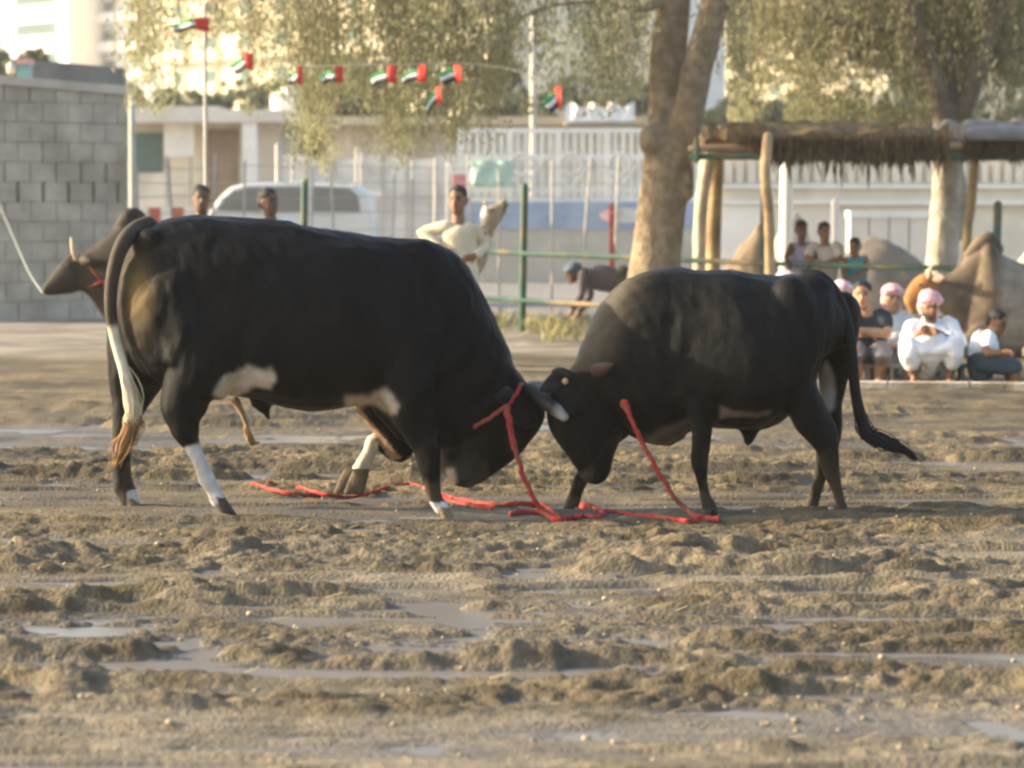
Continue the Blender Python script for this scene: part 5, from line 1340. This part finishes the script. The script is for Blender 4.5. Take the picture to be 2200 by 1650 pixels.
def person(label, Y, J, skin="brown", hs=.225, yaw=0, pitch=0, roll=0, top=None, sleeve=1.0, hem=0.0, bottom=None, leg_len=1.0, robe=None, hair=True, scarf=None, beard=False, chest=.165, group=None, curl=.5, extra=None, voxel=.0115, topr=1.0, top_name="shirt", bottom_name="trousers"):
    w = {k: P(v[0], v[1], Y + (v[2] if len(v) > 2 else 0)) for k, v in J.items()}
    k = hs / .225
    foot = min(w["ankle_l"][2], w["ankle_r"][2])
    root = thing("person", (w["pelvis"][0], w["pelvis"][1], 0), label, "person", group)
    sh = (w["sh_l"] + w["sh_r"]) / 2; hd = w["head"]; pv = w["pelvis"]
    wid = max(.14 * k, np.linalg.norm(w["sh_l"] - w["sh_r"]) * .5)
    cr = min(chest, wid * .98) * (k if k < .95 else 1)
    tp = [pv + np.array((0, 0, -.05)), pv * .75 + sh * .25, pv * .45 + sh * .55, pv * .15 + sh * .85, sh + np.array((0, 0, .035 * k))]
    tr = [cr * .95, cr * .88, cr * .96, cr * .86, cr * .42]
    pcs = [tube(tp, tr, 20, up=3, ry=.60)]
    pcs += head_pieces(hd, hs, yaw, pitch, roll)
    pcs.append(tube([sh + np.array((0, .01, -.01)), (sh + hd) / 2 + np.array((0, .012, -.02)), hd + np.array((0, .02, -.04))], [.062 * k, .052 * k, .052 * k], 12))
    al = {}
    for s in "lr":
        a, e, h = w["sh_" + s], w["elb_" + s], w["wri_" + s]
        pcs.append(tube([a, a * .5 + e * .5, e, e * .6 + h * .4, h], [.054 * k, .047 * k, .040 * k, .039 * k, .027 * k], 10, up=2))
        hdn = w.get("hand_" + s); d = (hdn - h) if hdn is not None else (h - e)
        pcs += hand_pieces(h, d, (0.15, -.5, .85) if abs(d[2]) < .6 * np.linalg.norm(d) else (0, 1, .1), curl, k)
        hp, kn, an, toe = w["hip_" + s], w["knee_" + s], w["ankle_" + s], w["toe_" + s]
        pcs.append(tube([hp, hp * .5 + kn * .5, kn, kn * .6 + an * .4, an], [.088 * k, .075 * k, .056 * k, .054 * k, .036 * k], 12, up=2))
        pcs.append(tube([an + np.array((0, .02, -.02)), an * .5 + toe * .5 + np.array((0, 0, -.015)), toe], [.038 * k, .036 * k, .026 * k], 10, ry=.9))
    body = fuse("body", pcs, voxel, m_skin, root, 2)
    v = co(body) + np.array(wloc(root)); c = np.tile(SK[skin], (len(v), 1)).astype(float)
    M = np.array(Matrix.Rotation(R(yaw), 3, 'Z') @ Matrix.Rotation(R(pitch), 3, 'X') @ Matrix.Rotation(R(roll), 3, 'Y'))
    loc = (v - hd) @ M / k                         # head frame
    for sx in (-1, 1):
        c[(np.hypot((loc[:, 0] - sx * .030) / 1.6, loc[:, 2] - .006) < .009) & (loc[:, 1] < -.05)] = (.03, .025, .02)
        c[(np.hypot((loc[:, 0] - sx * .030) / 2.6, loc[:, 2] - .026) < .008) & (loc[:, 1] < -.05)] = (.02, .016, .014)
    c[(np.hypot(loc[:, 0] / 2.2, loc[:, 2] + .055) < .010) & (loc[:, 1] < -.07)] = np.array(SK[skin]) * np.array((.9, .6, .6))
    if beard: c[(loc[:, 2] < -.045) & (loc[:, 2] > -.14) & (loc[:, 1] < .0) & (np.hypot(loc[:, 0] / 2, loc[:, 2] + .055) > .012) & (np.linalg.norm(loc, axis=1) < .15)] = (.035, .028, .024)
    set_col(body, c)
    if hair and not scarf:
        pcs = [(rot_head(*[ball((0, .012 * k, .052 * k), (.079 * k, .0925 * k, .073 * k), 18, 11)[0]], hd, yaw, pitch, roll), ball((0, 0, 0), 1, 18, 11)[1]),
               (rot_head(ball((0, .045 * k, .0), (.074 * k, .066 * k, .075 * k), 18, 11)[0], hd, yaw, pitch, roll), ball((0, 0, 0), 1, 18, 11)[1])]
        h = fuse("hair", pcs, .009, m_hair, root, 1); ruffle(h, .005, 40)
    if scarf:
        P_ = []
        for cc, rr in (((0, .012, .050), (.094, .108, .078)), ((0, .055, -.02), (.085, .075, .085)), ((-.055, -.03, .055), (.05, .06, .032)), ((.055, -.03, .052), (.05, .06, .032)), ((0, -.072, .066), (.055, .036, .028)), ((.05, .06, -.08), (.05, .04, .07))):
            V, Fs = ball([a * k for a in cc], [a * k for a in rr], 18, 11); P_.append((rot_head(V, hd, yaw, pitch, roll), Fs))
        h = fuse("headscarf", P_, .010, scarf, root, 2); ruffle(h, .010, 16, 5)
    if top:
        hp_ = np.array((0, 0, -hem))
        P_ = [tube([pv + hp_ + np.array((0, 0, .0)), pv * .72 + sh * .28, pv * .4 + sh * .6, pv * .12 + sh * .88, sh + np.array((0, .008, .022 * k))], [cr * (1.10 + hem * .30) * topr, cr * 1.10 * topr, cr * 1.12 * topr, cr * .98, cr * .46], 22, up=3, ry=.64)]
        for s in "lr":
            a, e, h_ = w["sh_" + s], w["elb_" + s], w["wri_" + s]
            if sleeve <= 0: P_.append(ball(a + (sh - a) * .25, (.05 * k, .06 * k, .05 * k))); continue
            if sleeve <= .6: P_.append(tube([a + (sh - a) * .2, a, a + (e - a) * sleeve], [.07 * k, .072 * k, .066 * k], 12, up=2, cap=True))
            else: P_.append(tube([a + (sh - a) * .2, a, (a + e) / 2, e, (e + h_) / 2, e + (h_ - e) * sleeve], [.056 * k, .057 * k, .051 * k, .046 * k, .043 * k, .039 * k], 12, up=2))
        t_ = fuse(top_name, P_, .012, top, root, 3); ruffle(t_, .010, 8, 2)
    if bottom:
        P_ = [tube([pv + np.array((0, 0, .06)), pv + np.array((0, 0, -.08))], [cr * 1.0, cr * 1.05], 18, ry=.74)]
        for s in "lr":
            hp, kn, an = w["hip_" + s], w["knee_" + s], w["ankle_" + s]
            e = hp + (kn - hp) * min(1, leg_len * 2) if leg_len <= .5 else kn + (an - kn) * (leg_len - .5) * 2
            pts = [pv * .3 + hp * .7, hp, (hp + kn) / 2] + ([e] if leg_len <= .5 else [kn, (kn + e) / 2, e])
            P_.append(tube(pts, ([.10 * k] * 2 + [.095 * k, .085 * k, .078 * k, .072 * k])[:len(pts)], 14, up=2))
        b_ = fuse(bottom_name, P_, .012, bottom, root, 3); ruffle(b_, .010, 8, 4)
    if robe:
        kl, kr = w["knee_l"], w["knee_r"]
        P_ = [tube([pv + np.array((0, 0, -.03)), pv * .7 + sh * .3, pv * .4 + sh * .6, pv * .12 + sh * .88, sh + np.array((0, .01, .025))], [cr * 1.2, cr * 1.12, cr * 1.12, cr * 1.1, cr * .5], 22, up=3, ry=.8)]
        for s in "lr":
            a, e, h_ = w["sh_" + s], w["elb_" + s], w["wri_" + s]
            P_.append(tube([a + (sh - a) * .2, a, (a + e) / 2, e, e + (h_ - e) * .45], [.066, .070, .068, .066, .060], 14, up=2))
            kn, an = w["knee_" + s], w["ankle_" + s]
            P_.append(tube([pv, (pv + kn) / 2, kn, kn + (an - kn) * .5], [.12, .10, .080, .072], 14, up=2))
        lo = (kl + kr) / 2
        for f, dz, r_ in ((.0, -.05, .045), (.35, -.09, .055), (.7, -.12, .07)):
            q = lo * (1 - f) + pv * f
            P_.append(tube([kl * (1 - f) + pv * f, q + np.array((0, -.01, dz)), kr * (1 - f) + pv * f], [r_] * 3, 12, up=3))
        ml = (w["ankle_l"] + w["ankle_r"]) / 2
        P_.append(tube([lo + np.array((0, .03, -.03)), lo * .6 + ml * .4, lo * .25 + ml * .75 + np.array((0, .02, 0))], [.15, .10, .03], 14, up=2, ry=.5))
        r_ = fuse("robe", P_, .0125, robe, root, 4); ruffle(r_, .020, 9, 6)
    return root

def squat(px, Y, feet_py, knee_py, pel_py, spread=45, dyk=-.38):
    return dict(pelvis=(px, pel_py, .05), hip_l=(px - 14, pel_py, .02), hip_r=(px + 14, pel_py, .02), knee_l=(px - spread, knee_py, dyk), knee_r=(px + spread, knee_py, dyk),
                ankle_l=(px - spread * .7, feet_py - 9, dyk + .12), ankle_r=(px + spread * .7, feet_py - 9, dyk + .12), toe_l=(px - spread * .75, feet_py - 3, dyk - .05), toe_r=(px + spread * .75, feet_py - 3, dyk - .05))
def stand(px, Y, pel_py, sp=15):
    s = S(Y); fy = 457 + CAM_Z * s
    kn = (pel_py + fy) / 2
    return dict(pelvis=(px, pel_py), hip_l=(px - sp * .8, pel_py + 6), hip_r=(px + sp * .8, pel_py + 6), knee_l=(px - sp, kn, -.02), knee_r=(px + sp, kn, -.02), ankle_l=(px - sp, fy - .07 * s, .02), ankle_r=(px + sp, fy - .07 * s, .02), toe_l=(px - sp - 3, fy - .025 * s, -.14), toe_r=(px + sp + 3, fy - .025 * s, -.14))
# man in cream with hands on hips
J = stand(990, 27.4, 572, 18); J.update(head=(984, 429), sh_l=(956, 487), sh_r=(1014, 488), elb_l=(906, 500, .06), elb_r=(1052, 524, .07), wri_l=(944, 530, -.06), wri_r=(1024, 548, -.09), hand_l=(966, 538, -.10), hand_r=(1006, 554, -.13))
person("man in a loose cream shirt standing with his hands at his waist", 27.4, J, "brown", .25, yaw=-18, pitch=2, top=m_cream_c, sleeve=.92, hem=.22, bottom=m_cream_c, chest=.155, topr=.92)
# two men behind the larger bull's rump
J = stand(432, 26.6, 590, 17); J.update(head=(432, 427), sh_l=(398, 482), sh_r=(468, 482), elb_l=(388, 530), elb_r=(478, 530), wri_l=(396, 580, -.1), wri_r=(470, 580, -.1))
person("man in a charcoal shirt seen from the chest up behind the larger bull's rump", 26.6, J, "dark", .235, yaw=10, top=m_dark_c, sleeve=.5, hem=.1, bottom=m_slate_c)
J = stand(582, 26.6, 592, 17); J.update(head=(577, 433), sh_l=(546, 487), sh_r=(620, 484), elb_l=(538, 535), elb_r=(630, 535), wri_l=(545, 585, -.1), wri_r=(622, 585, -.1))
person("man in a white shirt beside the thin pale pole, head turned right", 26.6, J, "dark", .235, yaw=48, top=m_white_c, sleeve=.5, hem=.1, bottom=m_slate_c)
# stooping man behind the fence
J = dict(head=(1232, 586), sh_l=(1252, 590, -.12), sh_r=(1262, 592, .12), elb_l=(1250, 632, -.16), elb_r=(1268, 636, .14), wri_l=(1232, 662, -.16), wri_r=(1246, 668, .12), pelvis=(1338, 606), hip_l=(1340, 614, -.08), hip_r=(1340, 614, .08), knee_l=(1322, 662, -.12), knee_r=(1346, 662, .1), ankle_l=(1328, 700, -.12), ankle_r=(1352, 700, .1), toe_l=(1308, 705, -.14), toe_r=(1332, 705, .1))
person("stooping man in a grey-blue headcloth and mauve shirt bending forward behind the fence", 36.0, J, "dark", .24, yaw=-80, pitch=20, top=cloth("mauve_cotton", (.105, .092, .11)), sleeve=1.0, bottom=cloth("dark_olive_cotton", (.06, .06, .05)), scarf=cloth("blue_grey_cotton", (.10, .13, .16)), chest=.15)
# three boys leaning on the rail
BG = "boys leaning on the fence rail"
J = stand(1722, 33.4, 604, 10); J.update(head=(1722, 493), sh_l=(1702, 529), sh_r=(1742, 529), elb_l=(1690, 552, -.12), elb_r=(1750, 552, -.1), wri_l=(1694, 576, -.26), wri_r=(1742, 568, -.28))
person("boy in a dark and white sleeveless jersey leaning at the rail beside the shelter post", 33.4, J, "dark", .205, yaw=20, pitch=8, top=m_purple_c, sleeve=0, bottom=m_slate_c, group=BG)
J = stand(1770, 33.4, 606, 11); J.update(head=(1771, 498), sh_l=(1744, 532), sh_r=(1800, 532), elb_l=(1734, 558, -.15), elb_r=(1806, 556, -.12), wri_l=(1762, 566, -.30), wri_r=(1772, 568, -.32), hand_l=(1778, 567, -.32), hand_r=(1756, 570, -.34))
person("boy in a loose cream T-shirt leaning with folded forearms on the rail", 33.4, J, "brown", .215, yaw=15, pitch=4, top=m_beige_c, sleeve=.55, hem=.12, bottom=m_beige_c, chest=.17, group=BG)
J = stand(1840, 33.3, 622, 10); J.update(head=(1836, 531), sh_l=(1819, 560), sh_r=(1858, 558), elb_l=(1812, 584, -.14), elb_r=(1860, 582, -.1), wri_l=(1816, 606, -.24), wri_r=(1834, 596, -.30), hand_l=(1818, 612, -.28), hand_r=(1822, 604, -.33))
person("small boy in a teal vest hanging his arms over the rail", 33.3, J, "brown", .205, yaw=-25, pitch=10, top=m_teal_c, sleeve=0, bottom=m_blue_c, group=BG)
# seated row
SG = "men squatting at the edge of the arena"
J = squat(1700, 25.6, 815, 745, 770, 34); J.update(head=(1688, 612), sh_l=(1660, 662), sh_r=(1728, 662), elb_l=(1652, 705, -.1), elb_r=(1736, 705, -.1), wri_l=(1680, 735, -.4), wri_r=(1712, 735, -.4))
person("man whose pale red headscarf just shows above the smaller bull's back", 25.6, J, "brown", .225, scarf=m_shemagh2, robe=m_lgrey_c, group=SG)
J = squat(1800, 25.4, 818, 748, 772, 32); J.update(head=(1808, 632), sh_l=(1776, 682), sh_r=(1838, 682), elb_l=(1766, 722, -.1), elb_r=(1842, 722, -.1), wri_l=(1790, 740, -.4), wri_r=(1822, 740, -.4))
person("man in a pale red headscarf peering past the smaller bull's tail", 25.4, J, "tan", .225, yaw=5, scarf=m_shemagh2, robe=m_lgrey_c, beard=True, group=SG)
J = squat(1866, 24.7, 824, 752, 772, 30); J.update(head=(1852, 634), sh_l=(1828, 684), sh_r=(1898, 680), elb_l=(1826, 716, -.16), elb_r=(1906, 716, -.12), wri_l=(1872, 716, -.36), wri_r=(1848, 710, -.38), hand_l=(1896, 718, -.34), hand_r=(1828, 710, -.34))
person("youth in a navy shirt and grey shorts squatting with folded arms", 24.7, J, "tan", .235, yaw=-8, top=m_navy_c, sleeve=.5, bottom=m_grey_c, leg_len=.62, bottom_name="shorts", chest=.175)
J = squat(1926, 25.5, 818, 742, 768, 30); J.update(head=(1918, 641), sh_l=(1890, 690), sh_r=(1950, 690), elb_l=(1886, 726, -.1), elb_r=(1956, 726, -.1), wri_l=(1906, 742, -.36), wri_r=(1936, 742, -.36))
person("man in a pink headscarf and pale grey robe between the youth and the white-robed man", 25.5, J, "tan", .235, yaw=8, scarf=m_shemagh, robe=m_lgrey_c, beard=False, group=SG)
J = squat(2002, 24.5, 822, 742, 768, 52, -.40); J.update(head=(1997, 656, -.12), sh_l=(1958, 702), sh_r=(2042, 700), elb_l=(1944, 746, -.14), elb_r=(2062, 742, -.14), wri_l=(1984, 708, -.40), wri_r=(2010, 712, -.40), hand_l=(2004, 710, -.46), hand_r=(1984, 706, -.46))
person("heavy man in a white robe and pink headscarf squatting with crossed forearms", 24.5, J, "brown", .235, yaw=6, pitch=14, scarf=m_shemagh, robe=m_white_c, beard=True, chest=.205)
J = dict(head=(2142, 692, -.05), sh_l=(2104, 722, .0), sh_r=(2126, 724, -.1), elb_l=(2098, 752, .05), elb_r=(2118, 758, -.22), wri_l=(2136, 762, .0), wri_r=(2148, 758, -.26), pelvis=(2108, 772), hip_l=(2108, 778, .06), hip_r=(2112, 778, -.07), knee_l=(2165, 778, .05), knee_r=(2178, 788, -.12), ankle_l=(2172, 828, .05), ankle_r=(2188, 832, -.12), toe_l=(2194, 834, .05), toe_r=(2210, 838, -.12))
person("boy in a white T-shirt and blue shorts sitting on the bench, looking down", 24.3, J, "brown", .205, yaw=52, pitch=22, top=m_white_c, sleeve=.55, hem=.03, bottom=m_blue_c, leg_len=.5, bottom_name="shorts", chest=.145)
# low metal bench
m_bench = mat("bench_metal", (.20, .21, .20), .5, .3, 5, dirt=(.14, .10, .06), dscale=3)
Yb_ = 24.35
bench = thing("bench", (P(2060, 780, Yb_)[0], Yb_, 0), "low grey metal bench along the seated row", "bench")
b0, b1 = P(1850, 783, Yb_), P(2190, 788, Yb_)
bz = .155
mb = MB().box(((b0[0] + b1[0]) / 2, Yb_ + .10, bz), (b1[0] - b0[0], .12, .03)); mb.build("seat_plank", m_bench, bench)
mb = MB().box(((b0[0] + b1[0]) / 2, Yb_ + .235, bz), (b1[0] - b0[0], .12, .03)); mb.build("seat_plank", m_bench, bench)
for f in np.linspace(.05, .95, 7):
    for dy in (.07, .26):
        mb = MB().box((b0[0] + (b1[0] - b0[0]) * f, Yb_ + dy, bz / 2 - .01), (.028, .028, bz - .01)); mb.build("leg", m_bench, bench)

# ------------------------------------------------------------------ other animals
m_zc = m_coat
def beast(label, Yc, torso_, neck_, head_, legs, extra, col, voxel=.014):
    root = thing("zebu", (float(P(torso_[len(torso_) // 2][0][0], 500, Yc)[0]), Yc, 0), label, "zebu")
    pcs = [trunk(torso_, Yc), trunk(neck_, Yc, pear=.02), trunk(head_, Yc, pear=0)] + [limb(l) for l in legs] + extra
    b_ = fuse("body", pcs, voxel, m_zc, root, 4); hide(b_, .004)
    v = co(b_) + np.array(wloc(root)); px, py = unP(v)
    set_col(b_, col(px, py, v))
    return root
Yz = 24.0
def colz(px, py, v):
    n_ = fbm(v[:, 0] * 4, v[:, 2] * 4, 3, 4)[:, None]
    return np.array((.034, .027, .021)) * (.7 + .6 * n_)
z = beast("dark brown zebu with a short pale horn and red halter tethered behind the larger bull", Yz,
    [((262, 478), (232, 690), .16), ((300, 478), (290, 720), .24), ((360, 500), (360, 735), .27), ((430, 505), (430, 735), .27), ((500, 512), (500, 715), .22), ((535, 545), (530, 660), .08)],
    [((300, 480), (240, 700), .18), ((262, 482), (222, 680), .15), ((225, 508), (205, 655), .12), ((190, 535), (188, 632), .095), ((165, 548), (165, 622), .08)],
    [((172, 545), (190, 612), .075), ((148, 550), (162, 628), .09), ((125, 570), (138, 632), .08), ((106, 594), (118, 634), .062), ((95, 612), (104, 634), .055), ((90, 622), (95, 632), .03)],
    [[(262, 660, Yz - .12, .11), (266, 730, Yz - .14, .06), (268, 790, Yz - .14, .04), (268, 824, Yz - .14, .045)], [(285, 660, Yz + .12, .11), (284, 730, Yz + .14, .06), (282, 785, Yz + .14, .04), (282, 818, Yz + .14, .045)],
     [(488, 640, Yz - .12, .15), (492, 720, Yz - .14, .075), (500, 780, Yz - .14, .042), (498, 824, Yz - .14, .045)], [(498, 640, Yz + .12, .15), (506, 720, Yz + .14, .075), (516, 780, Yz + .14, .042), (514, 818, Yz + .14, .045)]],
    [tube([P(255, 492, Yz), P(275, 474, Yz), P(288, 464, Yz), P(306, 478, Yz)], [.05, .085, .075, .06], 14, up=3)], colz)
m_palehorn = mat("pale_horn", (.60, .46, .30), .5, .2, 10)
for dy in (-.07, .07): mesh_from("horn", *tube([P(164, 556, Yz + dy), P(158, 540, Yz + dy * 1.5), P(155, 524, Yz + dy * 1.7), P(152, 510, Yz + dy * 1.6)], [.024, .021, .015, .006], 10, up=3), m_palehorn, z, True)
e_ = leaf_ear("ear", P(168, 556, Yz - .08), P(198, 562, Yz - .22), .09, m_coat, z); set_col(e_, (.05, .038, .028))
e_ = leaf_ear("ear", P(168, 556, Yz + .08), P(190, 556, Yz + .22), .09, m_coat, z); set_col(e_, (.05, .038, .028))
for dy in (-.088, .088): mesh_from("eye", *ball(P(146, 572, Yz + dy), (.018, .01, .014), 9, 6), m_eye, z, True)
m_rope_d = mat("dull_red_webbing", (.20, .028, .022), .85, .3, 30)
hz_ = thing("halter", P(200, 600, Yz), "red halter on the dark brown zebu's neck", "halter")
MB().add(*strap([P(180, 552, Yz - .10), P(196, 575, Yz - .13), P(212, 596, Yz - .145), P(228, 612, Yz - .15)], .012)).add(*strap([P(190, 618, Yz - .09), P(212, 608, Yz - .14), P(238, 600, Yz - .17)], .010)).build("strap", m_rope_d, hz_, True)
th_ = thing("tether_rope", P(40, 540, 30), "thin pale rope running from the dark brown zebu's muzzle up to the block hut", "rope")
MB().tube([P(92, 630, Yz - .05), P(60, 580, 27), P(20, 490, 33), P(-5, 432, 38.1)], .007, 6, up=4).build("strand", mat("pale_rope", (.25, .28, .25), .8, .2), th_, True)

Yz2 = 29.0
def colt(px, py, v):
    n_ = fbm(v[:, 0] * 4, v[:, 2] * 4, 3, 4)
    c = np.tile((.15, .112, .075), (len(v), 1)) * (.75 + .5 * n_)[:, None]
    f = (1 - sstep(1990, 2020, px + (n_ - .5) * 30)); c = c * (1 - f[:, None]) + np.array((.36, .17, .06)) * f[:, None]
    f = sstep(2120, 2160, px + (n_ - .5) * 40); c = c * (1 - f[:, None]) + np.array((.23, .195, .155)) * f[:, None]
    f = np.exp(-((px - 2072) / 34) ** 2 - ((py - 660) / 60) ** 2) * .8; c = c * (1 - f[:, None]) + np.array((.065, .052, .042)) * f[:, None]  # shade under the neck painted into the coat
    f = sstep(2100, 2135, px) * (1 - sstep(2145, 2175, px)) * (1 - sstep(525, 560, py)); return c * (1 - f[:, None]) + np.array((.09, .065, .045)) * f[:, None]
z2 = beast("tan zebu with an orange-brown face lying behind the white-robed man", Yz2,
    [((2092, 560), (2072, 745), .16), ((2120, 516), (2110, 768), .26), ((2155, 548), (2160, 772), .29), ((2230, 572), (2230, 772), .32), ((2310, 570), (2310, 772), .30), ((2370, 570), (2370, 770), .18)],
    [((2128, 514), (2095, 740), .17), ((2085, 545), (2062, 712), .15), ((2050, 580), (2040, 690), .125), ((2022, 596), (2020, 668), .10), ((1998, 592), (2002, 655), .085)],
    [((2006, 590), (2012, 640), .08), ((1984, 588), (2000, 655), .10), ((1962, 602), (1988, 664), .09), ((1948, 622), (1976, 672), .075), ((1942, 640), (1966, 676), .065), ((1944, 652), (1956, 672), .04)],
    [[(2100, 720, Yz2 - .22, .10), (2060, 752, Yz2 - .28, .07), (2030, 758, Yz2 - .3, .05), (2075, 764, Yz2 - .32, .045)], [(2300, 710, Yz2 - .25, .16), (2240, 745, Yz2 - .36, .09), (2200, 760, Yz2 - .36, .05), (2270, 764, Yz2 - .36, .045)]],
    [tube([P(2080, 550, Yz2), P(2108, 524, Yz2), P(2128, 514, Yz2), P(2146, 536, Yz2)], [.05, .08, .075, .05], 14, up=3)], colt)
for dy in (-.08, .08): mesh_from("horn", *tube([P(1996, 594, Yz2 + dy), P(1998, 580, Yz2 + dy * 1.6), P(2004, 570, Yz2 + dy * 1.7)], [.028, .022, .008], 10, up=3), m_palehorn, z2, True)
for dy in (-.09, .09): e_ = leaf_ear("ear", P(2004, 600, Yz2 + dy), P(2032, 596, Yz2 + dy * 2.6), .09, m_coat, z2); set_col(e_, (.40, .24, .19))
for dy in (-.097, .097): mesh_from("eye", *ball(P(1978, 612, Yz2 + dy), (.018, .01, .014), 9, 6), m_eye, z2, True)

Yc3 = 38.5
def colp(px, py, v):
    c = np.tile((.36, .29, .21), (len(v), 1)) * (.8 + .4 * fbm(v[:, 0] * 4, v[:, 2] * 4, 3, 4))[:, None]
    f = sstep(1078, 1087, px); return c * (1 - f[:, None]) + np.array((.10, .08, .07)) * f[:, None]
z3 = beast("pale cow lifting its head just right of the man in cream", Yc3,
    [((1010, 515), (1010, 600), .16), ((985, 508), (985, 612), .24), ((930, 512), (930, 622), .27), ((870, 514), (870, 620), .27), ((810, 518), (810, 605), .22), ((785, 530), (785, 575), .08)],
    [((985, 508), (1016, 610), .17), ((1016, 500), (1042, 570), .10), ((1036, 474), (1056, 522), .07), ((1044, 456), (1062, 495), .06)],
    [((1036, 452), (1058, 498), .06), ((1050, 444), (1070, 485), .08), ((1066, 436), (1082, 466), .065), ((1080, 428), (1090, 448), .05), ((1087, 426), (1092, 440), .03)],
    [[(1000, 590, Yc3 - .12, .10), (1000, 640, Yc3 - .12, .05), (1000, 688, Yc3 - .12, .045)], [(1012, 590, Yc3 + .12, .10), (1014, 640, Yc3 + .12, .05), (1014, 684, Yc3 + .12, .045)], [(812, 570, Yc3 - .12, .13), (806, 630, Yc3 - .12, .06), (812, 688, Yc3 - .12, .045)], [(806, 570, Yc3 + .12, .13), (798, 630, Yc3 + .12, .06), (802, 684, Yc3 + .12, .045)]],
    [], colp)
e_ = leaf_ear("ear", P(1044, 440, Yc3 - .07), P(1037, 486, Yc3 - .16), .10, m_coat, z3, (-.6, -1, 0)); set_col(e_, (.72, .66, .55))
e_ = leaf_ear("ear", P(1042, 456, Yc3 + .07), P(1036, 480, Yc3 + .16), .085, m_coat, z3); set_col(e_, (.72, .66, .55))
for dy in (-.06, .06): mesh_from("horn", *tube([P(1046, 450, Yc3 + dy), P(1042, 438, Yc3 + dy * 1.5), P(1044, 428, Yc3 + dy * 1.7)], [.022, .017, .006], 9, up=3), m_palehorn, z3, True)
for dy in (-.078, .078): mesh_from("eye", *ball(P(1058, 452, Yc3 + dy), (.016, .01, .013), 9, 6), m_eye, z3, True)
